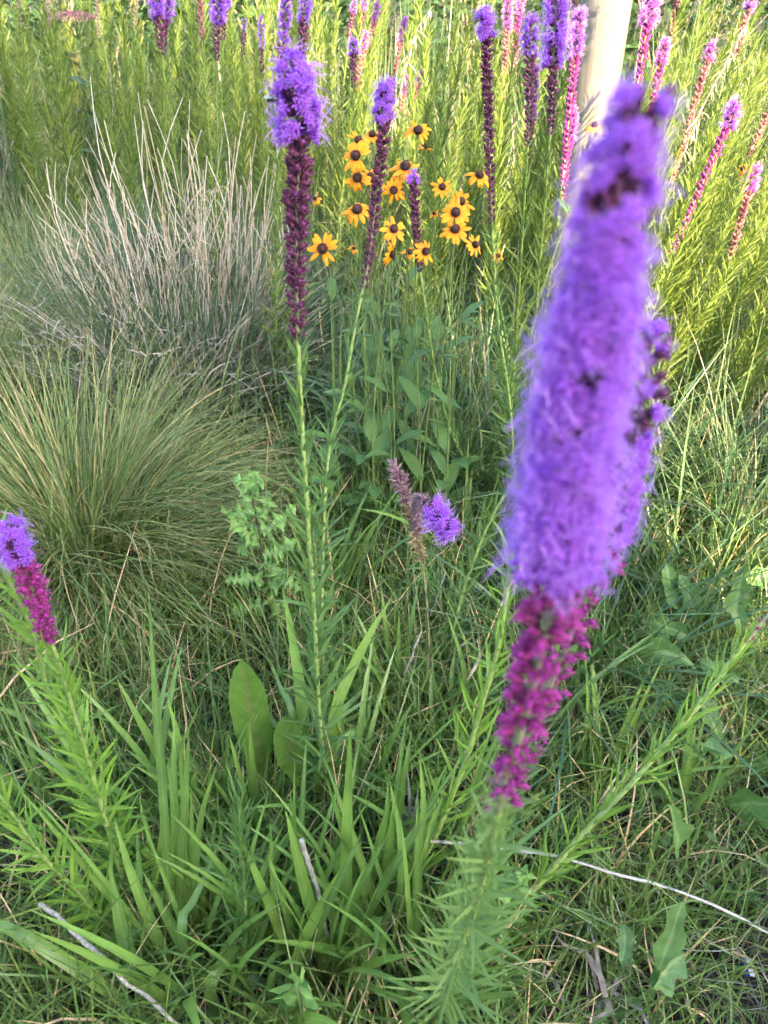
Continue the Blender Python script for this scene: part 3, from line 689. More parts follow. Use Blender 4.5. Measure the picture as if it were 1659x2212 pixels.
# ---- flowering spikes farther back: tip, bloom foot, spike foot, distance; pink ones have sun warmth in their colour
FAR = [
 (332, -60, 50, 350, 128, 2.45, 'violet', 'bud', 1.15, 'left one of the pair of violet spikes at the top left'),
 (364, -50, 45, 353, 122, 2.5, 'violet', 'bud', 1.15, 'right one of the pair of violet spikes at the top left'),
 (428, -120, -60, 437, 98, 2.7, 'violet', 'bud_rose', .9, 'mauve bud spike between the violet pair and the next violet bloom'),
 (475, -90, 48, 468, 128, 2.45, 'violet', 'bud', 1.15, 'single violet spike right of the mauve bud spike at the top'),
 (494, -80, 30, 482, 85, 2.9, 'violet', 'bud', .9, 'violet spike peeping out behind the single violet one at the top'),
 (528, 45, 75, 524, 130, 3.3, 'violet', 'bud', .7, 'tiny far violet spike left of the faint far one'),
 (564, 40, 105, 567, 172, 3.1, 'violet', 'bud', .8, 'slim far violet spike behind the focused bloom, left of the tall pair'),
 (618, -5, 100, 606, 188, 2.15, 'violet', 'bud', 1.15, 'long violet spike directly above the focused bloom, on its left'),
 (662, -35, 52, 650, 160, 2.15, 'violet', 'bud', 1.15, 'long violet spike directly above the focused bloom, on its right'),
 (766, 5, 36, 752, 98, 3.3, 'violet', 'bud', .9, 'violet tipped spike left in the far trio at the top middle'),
 (790, -15, 30, 776, 84, 3.4, 'violet', 'bud', .9, 'violet tipped spike in the middle of the far trio'),
 (816, 12, 52, 790, 120, 3.5, 'pink', 'bud_rose', 1.0, 'pink sunlit spike right in the far trio at the top'),
 (764, 92, 130, 764, 190, 2.6, 'violet', 'bud', .9, 'short violet spike standing in front of the far trio'),
 (790, 72, 112, 768, 205, 3.2, 'pink', 'bud_rose', .95, 'pink spike just right of the short violet one'),
 (874, 42, 86, 848, 190, 3.3, 'pink', 'bud_rose', .95, 'pink spike beside the pale hanging grass head'),
 (878, 168, 206, 866, 240, 3.2, 'pink', 'bud_rose', .9, 'left one of two short pink spikes above the yellow daisies'),
 (912, 156, 190, 880, 252, 3.2, 'pink', 'bud_rose', .9, 'right one of two short pink spikes above the yellow daisies'),
 (1102, -60, 62, 1086, 235, 3.0, 'pink', 'bud_rose', 1.15, 'left one of two pink spikes right of the long dark bud column'),
 (1130, -60, 38, 1108, 155, 3.1, 'pink', 'bud_mag', 1.15, 'right one of two pink spikes right of the long dark bud column'),
 (1147, 45, 112, 1140, 315, 1.75, 'violet', 'bud', .95, 'violet tufted spike left of the fat violet one by the post'),
 (1206, -70, 138, 1188, 295, 1.85, 'violet', 'bud', 1.4, 'fat violet spike just left of the cream post'),
 (1252, 28, 128, 1215, 395, 2.3, 'violet', 'bud_mag', 1.05, 'violet and pink spike touching the cream post'),
 (1157, 148, 258, 1140, 405, 2.7, 'pink', 'bud_rose', .8, 'pink spike half hidden under the fat violet one'),
 (1238, 238, 312, 1213, 445, 2.3, 'pink', 'bud_mag', .95, 'short magenta spike low in front of the cream post'),
 (1247, -100, -60, 1238, 70, 2.6, 'pink', 'bud_rose', .95, 'salmon bud spike behind the spike touching the post'),
 (1418, -60, 56, 1372, 210, 2.2, 'pink', 'bud_mag', 1.25, 'magenta spike rising right behind the tip of the blurred one'),
 (1474, -70, -50, 1440, 122, 2.7, 'pink', 'bud_rose', .9, 'salmon bud spike behind the short pink topped spike'),
 (1437, 92, 150, 1393, 300, 2.4, 'pink', 'bud_mag', 1.0, 'pink topped spike with crimson buds right of the post'),
 (1537, 98, 126, 1453, 390, 2.4, 'pink', 'bud_rose', .85, 'long salmon spike with small pink tip leaning right'),
 (1625, -10, 28, 1588, 120, 2.6, 'violet', 'bud_rose', .95, 'violet tipped spike in the upper right corner'),
 (1588, 232, 282, 1452, 548, 2.05, 'violet', 'bud_mag', 1.2, 'thick magenta bud spike with violet crown leaning right'),
 (1630, 366, 422, 1574, 570, 2.05, 'pink', 'bud_rose', 1.05, 'pink tufted spike low at the right edge'),
 (1700, 160, 170, 1612, 345, 2.3, 'pink', 'bud_rose', .95, 'salmon bud spike cut by the right edge'),
 (36, -90, -80, 46, 62, 3.3, 'violet', 'bud_mauve', .8, 'faded mauve spike nearest the upper left corner'),
 (92, -90, -80, 110, 66, 3.3, 'violet', 'bud_mauve', .8, 'faded mauve spike second from the upper left corner'),
 (204, -90, -80, 216, 80, 3.4, 'violet', 'bud_tan', .8, 'pale tan spike third from the upper left corner'),
 (302, -90, -80, 292, 75, 3.4, 'violet', 'bud_tan', .8, 'pale tan spike just left of the violet pair'),
]
for (u, v, vb, u2, v2, Y, fl, bd, hs, lab) in FAR:
    tip = at(u, v, Y); sb = at(u2, v2, Y - 0.03)
    k = sb[2] / max(tip[2] - sb[2], 0.05)
    lean = (sb - tip)[:2]
    base = np.array([sb[0] + lean[0] * k * 0.75, sb[1] + 0.03, 0.0])
    base[0] = sb[0] + np.clip(base[0] - sb[0], -0.5, 0.5)
    mid = (base + sb) / 2 + np.array([lean[0] * 0.15, 0, 0])
    sz = 0.8 if Y > 2.9 else 1.0
    liatris(lab, [base, mid, sb, (sb + tip) / 2, tip], v_bloom=vb, v_spike=v2, flower=fl, bud=bd, group='flowering liatris spikes farther back',
            nleaf=110, leaf_len=(.15, .04), leaf_w=(.0065, .003), stem_r=.004, head_s=hs * sz * (.62 if 'directly above' in lab else .86), bud_s=(.7, 1.3 * min(hs, 1.05)), heads_cm=3.2)

# ---- crowd of leafy stems without visible flowers, copied from six
def bg_template(lean, hgt):
    zz = np.linspace(0, hgt, 6)
    P = np.stack([lean * (zz / hgt) ** 1.4 * hgt, 0 * zz + 0.02 * np.sin(zz * 5), zz], 1)
    return liatris('leafy green liatris stem in the crowd behind the flowers', list(P), near=False, group='leafy stems crowding the back', nleaf=210, leaf_len=(.15, .05), leaf_w=(.0065, .0034), stem_r=.0032, leaf_ang=(.75, .5))
TPL = [bg_template(l, h) for l, h in ((0.05, 1.0), (0.16, 0.95), (0.28, 0.9), (0.02, 1.15), (0.2, 1.1), (0.36, 0.8))]
spots = []
def scatter(n, xr, yr, ids, rot, sc, labs, group):
    for k in range(n):
        for _ in range(30):
            x, y = rng.uniform(*xr), rng.uniform(*yr)
            if all((x - a) ** 2 + (y - b) ** 2 > 0.006 for a, b in spots): break
        spots.append((x, y))
        i = ids[int(rng.integers(len(ids)))]
        o = TPL[i] if i in fresh else copy_tree(TPL[i])
        fresh.discard(i)
        o.location = (x, y, 0)
        s = rng.uniform(*sc); o.scale = (s, s, s)
        o.rotation_euler = (rng.normal(0, .06), rng.normal(0, .06), rot + rng.normal(0, 0.4))
        tag(o, labs, None, group)
fresh = set(range(6))
scatter(62, (0.95, 2.6), (1.75, 3.6), (1, 2, 4, 5), 0.0, (.75, 1.05), 'sunlit leafy liatris stem leaning right in the crowd right of the post', 'leafy stems right of the post')
scatter(16, (0.50, 0.98), (1.85, 2.33), (0, 1, 4), 0.0, (.72, .95), 'sunlit leafy liatris stem standing close in front of the cream post', 'leafy stems in front of the post')
scatter(64, (0.95, 2.0), (1.45, 2.2), (1, 2, 5), 0.0, (.6, .9), 'sunlit low leafy liatris stem leaning right at the right edge', 'leafy stems at the right edge')
scatter(34, (0.05, 1.0), (2.15, 3.6), (0, 1, 3, 4), 0.0, (.75, 1.05), 'leafy liatris stem in the crowd between the yellow daisies and the post', 'leafy stems left of the post')
scatter(52, (-2.3, -0.1), (2.95, 4.4), (0, 3, 1), 0.5, (.85, 1.1), 'leafy liatris stem in the shaded crowd behind the dry bunchgrass', 'leafy stems behind the dry bunchgrass')
scatter(50, (-3.0, 3.6), (4.3, 6.2), (0, 1, 3, 4), 0.0, (.95, 1.25), 'leafy liatris stem in the farthest rows at the top', 'leafy stems in the farthest rows')
for i in list(fresh): bpy.data.objects.remove(TPL[i], do_unlink=True)

# ------------------------------------------------------------------ black-eyed susans
def petal_template(droop):
    mb = MB(); K = 7; s = np.linspace(0, 1, K)
    th = 0.15 - droop * s
    y = np.concatenate([[0], np.cumsum(np.cos((th[1:] + th[:-1]) / 2))]) / (K - 1)
    z = np.concatenate([[0], np.cumsum(np.sin((th[1:] + th[:-1]) / 2))]) / (K - 1)
    wd = np.array([.45, .8, .98, 1, .95, .75, .12]) * 0.5
    P = np.stack([0 * s, y * .026, z * .026], 1)
    strip(mb, P, wd * .0095, up=(0, 0, 1), cols=(-1, -.5, 0, .5, 1), fold=-0.22, rnd=0.0)
    return mb.mesh('petal', M['petal'])
PET = {d: petal_template(d) for d in (0.25, 0.7, 1.2, 1.7)}
def cone_mesh():
    mb = MB()
    zs = np.array([-.004, 0, .003, .006, .009, .011, .012]); rs = np.array([.006, .0085, .0088, .0082, .0062, .0034, .0004])
    lathe(mb, zs, rs, 14)
    for k in range(120):
        f = (k + .5) / 120; z = .001 + .0105 * f; r0 = np.interp(z, zs, rs); a = k * 2.39996
        o = np.array([math.cos(a), math.sin(a), .35])
        p = np.array([math.cos(a) * r0, math.sin(a) * r0, z])
        sd_ = np.array([-math.sin(a), math.cos(a), 0]) * .0006
        mb.add([p - sd_, p + sd_, p + o * .0016 + sd_ * .4, p + o * .0016 - sd_ * .4], [(0, 1, 2, 3)], [[.5, f, .5]] * 4)
    return mb.mesh('cone', M['cone'])
CONE = cone_mesh()
def ovate(K=11, wave=.05):
    mb = MB(); s = np.linspace(0, 1, K)
    P = np.stack([0 * s, s * 1.0, 0.12 * np.sin(s * 2.6) - 0.10 * s ** 2], 1)
    W_ = 0.19 * np.sin(math.pi * np.clip(s * .96 + .04, 0, 1)) ** .8 * (1 - .35 * s)
    strip(mb, P, W_, up=(0, 0, 1), cols=(-1, -.5, 0, .5, 1), fold=.18, rnd=0.0, wave=wave * .3)
    return mb.mesh('leaf', M['rud_leaf'])
OV = [ovate(), ovate(11, .12)]
# centre in the picture, distance, where the face looks (x right, y away, z up), droop, size, number of petals, description
SUS = [
 (698, 538, 1.42, (-.05, -.85, .52), .25, 1.15, 14, 'full open yellow daisy lowest at the left of its group'),
 (769, 337, 1.50, (-.05, -.8, .6), .7, 1.0, 12, 'yellow daisy facing the viewer high on the left of the group'),
 (774, 304, 1.58, (.1, -.35, .93), .7, .95, 12, 'yellow daisy seen edge on above the left facing one'),
 (805, 292, 1.64, (.0, -.3, .95), .7, .95, 12, 'yellow daisy tucked behind the violet tufted stem'),
 (773, 385, 1.52, (-.15, -.8, .58), 1.2, .95, 11, 'yellow daisy with drooping rays under the high left one'),
 (800, 382, 1.60, (.3, -.6, .75), .7, .8, 11, 'yellow daisy mostly hidden by the thin purple bud spike'),
 (903, 284, 1.58, (.05, -.3, .95), 1.2, 1.05, 12, 'topmost yellow daisy with rays hanging down'),
 (917, 318, 1.66, (.4, -.2, .9), 1.2, .7, 9, 'small yellow daisy under the topmost one'),
 (876, 362, 1.50, (.02, -.3, .95), 1.2, 1.2, 13, 'large yellow daisy with high dark cone and swept down rays'),
 (851, 411, 1.48, (.0, -.85, .5), .7, .8, 12, 'small yellow daisy with dark eye in the group centre'),
 (772, 455, 1.46, (.0, -.35, .93), 1.2, 1.05, 12, 'yellow daisy with tall dark cone left of the thin purple buds'),
 (850, 495, 1.44, (-.05, -.88, .45), .7, .95, 12, 'yellow daisy with brown eye between the two purple bud spikes'),
 (1035, 380, 1.52, (.25, -.5, .82), 1.2, 1.05, 12, 'yellow daisy farthest right, beside the long dark bud column'),
 (955, 405, 1.56, (.2, -.6, .7), .7, .75, 10, 'yellow daisy partly behind the grey green blade'),
 (995, 437, 1.52, (.1, -.6, .8), .7, .9, 12, 'uppermost of three stacked yellow daisies at the right'),
 (984, 460, 1.48, (-.05, -.75, .65), .7, 1.0, 13, 'middle one of three stacked yellow daisies at the right'),
 (983, 497, 1.45, (.05, -.75, .65), .7, 1.0, 13, 'lowest of three stacked yellow daisies at the right'),
 (1025, 530, 1.50, (.45, -.55, .7), .7, .85, 11, 'yellow daisy tilted right below the stacked three'),
 (918, 543, 1.46, (.25, -.85, .45), .7, .9, 11, 'yellow daisy behind the foot of the dark bud spike'),
 (845, 548, 1.46, (.85, -.35, -.1), .7, .85, 11, 'yellow daisy seen from its side, bent away'),
 (885, 545, 1.56, (-.2, -.7, .6), 1.2, .6, 8, 'small ragged yellow daisy between the side one and the bud spike'),
 (1076, 553, 1.62, (.4, -.5, .7), 1.2, .6, 8, 'small yellow daisy at the foot of the long dark column'),
 (938, 462, 1.62, (.1, -.5, .8), 1.2, .55, 8, 'tiny withered yellow daisy left of the stacked three'),
 (681, 430, 1.50, (-.7, -.3, .6), 1.7, .55, 12, 'half open yellow daisy on a bowed stalk'),
 (764, 537, 1.50, (.1, -.5, .85), 1.7, .4, 10, 'yellow daisy bud just opening'),
 (1284, 272, 2.05, (.0, -.4, .9), 1.2, .85, 11, 'lone yellow daisy in front of the cream post'),
 (1605, 365, 2.1, (-.4, -.3, .85), 1.2, .75, 9, 'lone yellow daisy behind the stems at the right edge'),
]
for k, (u, v, Y, fdir, droop, sz, npt, lab) in enumerate(SUS):
    c = at(u, v, Y); z = norm(np.array(fdir) + rng.normal(0, .14, 3)); sz *= .9 * rng.uniform(.88, 1.1)
    x = norm(np.cross(np.array([0, 1, .1]), z)); y = np.cross(z, x)
    base = np.array([0.06 + (c[0] - 0.06) * 0.8 + rng.normal(0, .03), Y + 0.05 + rng.normal(0, .04), 0]) if Y < 2 else np.array([c[0] - .05, Y + .02, 0])
    t = thing('black_eyed_susan', lab, 'daisy', base, 'black-eyed yellow daisies')
    mb = MB()
    P = smooth_path([base, base * .55 + c * .45 + np.array([rng.normal(0, .02), 0, .0]), c - z * .035 - np.array([0, 0, .03]), c - z * .003 * sz], 16)
    tube(mb, P, np.linspace(.0021, .0011, 16), 6); obj('stem', mb.mesh('stem', M['rud_stem'], off=base), t)
    R0 = np.stack([x, y, z], -1)
    obj('cone', CONE, t, m4(R0 * sz, c, base))
    for q in range(npt):
        if rng.random() < .07: continue
        a = q * 2 * math.pi / npt + rng.normal(0, .1)
        Rz = np.array([[math.cos(a), -math.sin(a), 0], [math.sin(a), math.cos(a), 0], [0, 0, 1]])
        ti = rng.normal(0, .12); Rx = np.array([[1, 0, 0], [0, math.cos(ti), -math.sin(ti)], [0, math.sin(ti), math.cos(ti)]])
        dd = droop if rng.random() > .4 else random.choice((0.25, 0.7, 1.2, 1.7))
        rad = Rz @ np.array([0, .0075, 0])
        obj('petal', PET[dd], t, m4(R0 @ Rz @ Rx @ np.diag([rng.uniform(.75, 1.15), rng.uniform(.72, 1.12), 1.0]) * sz, c + R0 @ rad * sz, base))
    for q in range(4 if Y < 2 else 3):                           # leaves up the stalk
        f = rng.uniform(.05, .8); p = sample(P, np.array([f]))[0]; a = rng.uniform(0, 6.28)
        d = np.array([math.cos(a), math.sin(a), .0]); up = np.array([-d[0] * .4, -d[1] * .4, .9])
        yv = norm(d + np.array([0, 0, .5])); zv = norm(up - np.dot(up, yv) * yv); xv = np.cross(yv, zv)
        L = (.13 - .09 * f) * rng.uniform(.8, 1.25)
        obj('leaf', OV[q % 2], t, m4(np.stack([xv, yv, zv], -1) * L, p, base))

# ------------------------------------------------------------------ grass tussocks and bunches
def rn(n, a, b): return rng.uniform(a, b, n)
def disc(n, c, r):
    a = rn(n, 0, 2 * math.pi); q = r * np.sqrt(rng.random(n))
    return np.stack([c[0] + q * np.cos(a), c[1] + q * np.sin(a), np.zeros(n)], 1), a
def tussock(label, c, n, r, L, W, tilt, curl, mat, name='tussock_grass', extra=None, nseg=7, azbias=None, dz=0.5):
    t = thing(name, label, 'grass', (c[0], c[1], 0))
    b, a = disc(n, c, r)
    mb = MB(); rr = np.hypot(b[:, 0] - c[0], b[:, 1] - c[1]) / r
    az = a + rng.normal(0, .35, n)
    if azbias is not None:
        k = rng.random(n) < azbias[1]; az = np.where(k, azbias[0] + rng.normal(0, azbias[2], n), az)
    ti = tilt[0] + (tilt[1] - tilt[0]) * rng.random(n) * (.35 + .65 * rr)
    ribbons(mb, b, az, ti, rn(n, *curl), rn(n, *L), rn(n, *W), nseg=nseg, mat=0, daz=rng.normal(0, dz, n))
    o = obj('blades', mb.mesh('blades', M[mat], off=(c[0], c[1], 0)), t); o['kind'] = 'stuff'
    return t
# fine hair-like tussock, left of the middle
c = gnd(200, 1235)
t = tussock('rounded tussock of hair-fine green grass left of the pale thistle', c, 4000, .12, (.30, .74), (.0016, .0040), (.05, 1.2), (.5, 1.8), 'fine', nseg=10, dz=.5)
mb = MB(); n = 500; b, a = disc(n, c, .08)
ribbons(mb, b, a + rng.normal(0, .5, n), rn(n, .6, 1.4), rn(n, .3, 1.4), rn(n, .12, .4), rn(n, .0014, .0025), 5, daz=rng.normal(0, 1, n))
o = obj('dead_blades', mb.mesh('dead_blades', M['dry'], off=(c[0], c[1], 0)), t); o['kind'] = 'stuff'
c = gnd(-60, 985)
tussock('pale yellowish fine tussock cut by the left edge', c, 3000, .10, (.40, .75), (.0015, .0024), (.05, .9), (.4, 1.4), 'fine', nseg=8)
c = gnd(120, 760)
tussock('olive fine tussock left of the dry bunchgrass', c, 2600, .12, (.35, .7), (.002, .003), (.05, 1.0), (.4, 1.5), 'fine', nseg=7)
# grey bunchgrass with dry stalks
c = gnd(395, 865)
t = tussock('blue-grey bunchgrass full of dry tan stalks at the upper left', c, 2300, .27, (.30, .80), (.0032, .0060), (.03, .95), (.1, 1.0), 'blue', name='bunchgrass')
mb = MB(); n = 1500; b, a = disc(n, c, .27)
ribbons(mb, b, a + rng.normal(0, .6, n), rn(n, .02, .75), rn(n, .0, 1.0), rn(n, .25, .65), rn(n, .0030, .0058), 6, twist=rng.normal(0, 2, n), daz=rng.normal(0, .8, n))
o = obj('dry_leaves', mb.mesh('dry_leaves', M['dry_grey'], off=(c[0], c[1], 0)), t); o['kind'] = 'stuff'
mb = MB(); n = 1100; b, a = disc(n, c, .46); b[:, 2] = rn(n, .06, .42); 
ribbons(mb, b, a + rng.normal(0, .9, n), rn(n, .5, 1.5), rn(n, .3, 2.4), rn(n, .06, .18), rn(n, .003, .0055), 7, twist=rng.normal(0, 2, n), daz=rng.normal(0, 2, n))
o = obj('curled_leaves', mb.mesh('curled_leaves', M['grey'], off=(c[0], c[1], 0)), t); o['kind'] = 'stuff'
mb = None
STK = [(195, 165), (200, 230), (215, 300), (225, 260), (298, 200), (305, 250), (312, 230), (318, 215), (290, 250), (395, 210), (410, 215), (420, 300), (435, 280), (395, 300), (480, 240), (490, 300), (555, 290), (540, 330), (160, 380), (120, 350), (100, 420), (60, 400), (45, 350), (250, 330), (265, 400), (340, 320), (355, 360), (370, 420), (450, 350), (465, 420), (520, 400), (575, 360), (600, 420), (140, 480), (85, 480), (230, 420), (330, 430), (500, 460), (275, 470), (180, 470), (420, 440)]
for u, v in STK + [(rng.uniform(90, 600), rng.uniform(330, 560)) for _ in range(50)] + [(rng.choice([90, 200, 300, 410, 490, 580]) + rng.normal(0, 28), 500 - 270 * rng.random() ** 1.7) for _ in range(48)]:
    Yt = c[1] + rng.uniform(-.2, .2)
    p1 = at(u, v, Yt); bx = c[0] + (p1[0] - c[0]) * .52 + rng.normal(0, .03)
    p0 = np.array([bx, c[1] + rng.normal(0, .08), 0])
    mid = p0 * .5 + p1 * .5 + np.array([rng.normal(0, .015), rng.normal(0, .02), 0])
    P = smooth_path([p0, mid, p0 * .2 + p1 * .8 + np.array([rng.normal(0, .03), 0, 0]), p1], 12)
    mb = MB(); tube(mb, P, np.linspace(.0034, .0013, 12) * rng.uniform(.65, 1.15), 4, rnd=rng.random())
    if rng.random() < .6:
        q = P[7]; d = np.array([rng.normal(0, .05), rng.normal(0, .03), rng.uniform(.06, .14)])
        tube(mb, np.array([q, q + d * .5 + [0, 0, .01], q + d]), [.0022, .0017, .0009], 4, rnd=rng.random())
    obj('dry_stalk', mb.mesh('dry_stalk', M[random.choice(('straw', 'dry_grey', 'dry_grey', 'dry'))], off=(c[0], c[1], 0)), t)
# right edge bunch
c = gnd(1650, 1190)
t = tussock('blue-green bunchgrass with tan stalks cut by the right edge', c, 800, .16, (.22, .5), (.0035, .006), (.05, .9), (.2, 1.1), 'blue', name='bunchgrass')
mb = MB(); n = 160; b, a = disc(n, c, .15)
ribbons(mb, b, a, rn(n, .0, .35), rn(n, 0, .5), rn(n, .15, .42), rn(n, .002, .0035), 5)
o = obj('dry_leaves', mb.mesh('dry_leaves', M['dry'], off=(c[0], c[1], 0)), t); o['kind'] = 'stuff'
# arching green clumps
for (u, v, n, lab) in ((1040, 1085, 230, 'arching mid-green grass clump behind the round violet bloom'), (1330, 1130, 260, 'dark arching grass clump right behind the blurred spike'),
                       (1500, 1330, 150, 'loose arching grass clump above the toothed leaves'), (880, 930, 120, 'shaded arching grass clump at the foot of the daisies'),
                       (620, 900, 260, 'blue-green arching grass clump between dry bunchgrass and focused stem'), (1250, 1450, 160, 'arching grass clump below the blurred violet bloom'), (1010, 880, 260, 'arching grass clump right of the daisy leaves'), (740, 830, 220, 'arching grass clump left of the daisy leaves'), (905, 1010, 160, 'arching grass clump behind the mauve seed tip')):
    c = gnd(u, v)
    tussock(lab, c, n, .13, (.30, .62), (.0035, .0075), (.1, 1.0), (.4, 1.6), 'blue' if 'blue' in lab else 'arch', name='grass_clump', nseg=8)

# ------------------------------------------------------------------ broad blades in the foreground, each one its own part
def blade(parent, base, P, wid, mat='broad', up=(0, -.5, .85), fold=.22, prof=prof_lance, K=14, name='leaf', twist=0.0, mname=None):
    P = smooth_path(P, K); s = np.linspace(0, 1, K)
    mb = MB(); strip(mb, P, wid * .5 * prof(s), up=up, cols=(-1, -.5, 0, .5, 1), fold=fold, rnd=rng.random(), twist=twist)
    return obj(name, mb.mesh('leaf', M[mat], off=base), parent)
def px_blades(label, root, specs, name='broad_leaf_clump', mat='broad', dY=.10):
    g = gnd(*root); t = thing(name, label, 'grass', g)
    for wid, vb, *pp in specs:
        Yb = gY(vb); n = len(pp)
        P = [at(u, v, Yb + dY * i / max(n - 1, 1)) for i, (u, v) in enumerate(pp)]
        P0 = P[0].copy(); 
        if P0[2] > .03: P = [np.array([P0[0] * .9 + g[0] * .1, Yb, 0.0])] + P
        blade(t, g, P, wid * 1.22, mat, twist=rng.normal(0, .2))
    return t
px_blades('clump of broad green blades in the lower left corner', (350, 2190), [
 (.021, 2215, (332, 2205), (272, 2037), (235, 1864)), (.018, 2190, (466, 2166), (384, 2020), (306, 1877)), (.019, 2215, (326, 2205), (136, 2071), (0, 1996), (-60, 1985)),
 (.017, 2130, (360, 2071), (289, 1901), (245, 1762)), (.014, 2140, (391, 2003), (425, 1935), (481, 1801)), (.014, 2070, (306, 1952), (300, 1870), (296, 1779)),
 (.016, 2215, (289, 2190), (136, 2139), (0, 2085)), (.016, 2230, (316, 2197), (200, 2198), (85, 2215)), (.017, 2200, (456, 2122), (510, 2047), (566, 1984)),
 (.013, 2215, (300, 2190), (210, 2090), (130, 2040)), (.012, 2215, (345, 2195), (330, 2110), (312, 2050)), (.015, 2190, (260, 2180), (120, 2190), (20, 2160)),
 (.013, 2120, (270, 2050), (330, 1960), (380, 1900)), (.012, 2160, (180, 2130), (110, 2060), (40, 2030)), (.014, 2220, (200, 2200), (90, 2165), (-10, 2130))])
px_blades('tall clump of broad upright blades left of the leafy shoot', (390, 2040), [
 (.016, 2060, (388, 2020), (398, 1800), (408, 1570)), (.012, 2060, (370, 2030), (355, 1750), (335, 1500), (320, 1250)), (.013, 2040, (420, 1960), (432, 1782), (472, 1640)),
 (.015, 2050, (395, 2010), (385, 1820), (362, 1640)), (.012, 2030, (410, 1990), (400, 1790), (388, 1600)), (.011, 2060, (400, 2030), (415, 1850), (412, 1700)), (.012, 2020, (350, 2000), (330, 1850), (300, 1720)), (.010, 2010, (330, 1970), (350, 1800), (362, 1690)), (.012, 2040, (430, 2010), (450, 1870), (468, 1760))])
px_blades('clump of long broad blades at the bottom middle', (745, 2150), [
 (.018, 2150, (735, 2140), (694, 2037), (657, 1911), (616, 1745)), (.019, 2110, (766, 2071), (769, 1969), (752, 1908), (694, 1799)), (.016, 2120, (735, 2071), (715, 1952), (677, 1833)),
 (.017, 2080, (750, 2020), (749, 1850), (757, 1560)), (.014, 2040, (868, 1920), (864, 1799), (840, 1680)), (.016, 2060, (790, 1990), (800, 1900), (846, 1714)), (.014, 2010, (903, 1880), (915, 1748), (906, 1630)),
 (.015, 2130, (760, 2100), (778, 1980), (800, 1880)), (.014, 2140, (720, 2110), (690, 2000), (690, 1900)), (.013, 2120, (790, 2080), (830, 1990), (862, 1920)), (.012, 2160, (690, 2140), (640, 2040), (600, 1980)), (.012, 2150, (780, 2120), (790, 2020), (783, 1900)),
 (.013, 2215, (449, 2204), (560, 2192), (740, 2210)), (.012, 2170, (820, 2130), (810, 2050), (850, 1980))], dY=.08)
px_blades('spray of broad pale ribbed leaves round the foot of the focused stem', (695, 1690), [
 (.021, 1690, (721, 1554), (752, 1462), (796, 1374), (851, 1282)), (.022, 1690, (657, 1554), (647, 1469), (630, 1367), (609, 1262)), (.015, 1700, (694, 1585), (752, 1523), (810, 1466)), (.012, 1690, (701, 1581), (760, 1552), (830, 1527)),
 (.013, 1690, (630, 1537), (606, 1486), (582, 1418)), (.016, 1760, (690, 1640), (760, 1662), (850, 1707)), (.015, 1760, (684, 1694), (610, 1725), (545, 1806)), (.015, 1750, (700, 1660), (721, 1646), (820, 1625), (902, 1622)),
 (.014, 1700, (690, 1600), (705, 1500), (740, 1420)), (.014, 1700, (670, 1600), (650, 1500), (656, 1420)), (.012, 1720, (660, 1640), (590, 1560), (545, 1470)), (.012, 1720, (715, 1650), (760, 1590), (790, 1562)), (.012, 1740, (660, 1690), (640, 1600), (620, 1540)), (.013, 1720, (720, 1620), (790, 1560), (800, 1500))], dY=.12)
px_blades('sheaf of slim green blades right of the spent tan spike', (1000, 1600), [
 (.011, 1620, (1010, 1560), (1000, 1435), (963, 1316)), (.010, 1600, (985, 1560), (975, 1470), (985, 1390)), (.010, 1600, (960, 1570), (940, 1480), (905, 1390)), (.009, 1620, (1030, 1580), (1050, 1480), (1060, 1400)), (.010, 1640, (940, 1600), (930, 1500), (935, 1420)), (.009, 1620, (900, 1580), (895, 1490), (870, 1420))])
px_blades('upright pale blades standing in the dark gap behind the bent bloom', (800, 1010), [
 (.012, 1010, (800, 990), (795, 870), (790, 760), (785, 690)), (.013, 1010, (815, 990), (820, 850), (825, 700)), (.012, 1010, (810, 1000), (840, 880), (880, 740)), (.011, 1010, (790, 990), (765, 850), (745, 720)), (.010, 1005, (825, 990), (850, 880), (862, 760)), (.010, 1000, (770, 980), (755, 840), (752, 690)), (.009, 1000, (740, 970), (735, 800), (738, 690)), (.010, 1010, (835, 1000), (870, 900), (930, 800))], dY=.05)
# blades scattered singly between the clumps, as parts of further small clumps
def rand_clump(label, u, v, n, L, wr, spread, mat='broad', name='broad_leaf_clump', curl=(.1, .9)):
    g = gnd(u, v); t = thing(name, label, 'grass', g)
    for k in range(n):
        a = rng.uniform(0, 6.28); b = g + np.array([math.cos(a), math.sin(a), 0]) * rng.uniform(0, .05)
        l = rng.uniform(*L); ti = rng.uniform(.03, spread); cu = rng.uniform(*curl); P = [b]
        for q in range(6):
            th = ti + cu * (q / 6) ** 1.3
            P.append(P[-1] + l / 6 * np.array([math.sin(th) * math.cos(a), math.sin(th) * math.sin(a), math.cos(th)]))
        blade(t, g, P, rng.uniform(*wr), mat, up=(-math.cos(a) * .5, -math.sin(a) * .5 - .2, .8), K=10, twist=rng.normal(0, .35))
for (u, v, n, L, lab) in ((395, 2130, 10, (.30, .48), 'tall broad blade clump rising over the grey stick at the bottom left'), (470, 2190, 8, (.28, .45), 'tall broad blade clump at the bottom edge left of the feathery shoot'), (590, 2190, 10, (.28, .44), 'tall broad blade clump at the bottom edge right of the feathery shoot'),
                          (700, 2130, 16, (.30, .48), 'tall broad blade clump around the dark standing stick'), (820, 2000, 16, (.28, .46), 'tall broad blade clump left of the end of the pale stalk'), (300, 1850, 12, (.26, .42), 'tall blade clump right of the lime stems'), (900, 2170, 12, (.26, .4), 'tall blade clump at the bottom edge left of the blurred stem'), (440, 1800, 12, (.26, .42), 'tall blade clump between the lime stems and the dock leaves')):
    rand_clump(lab, u, v, n, L, (.010, .019), .42, curl=(.05, .7))
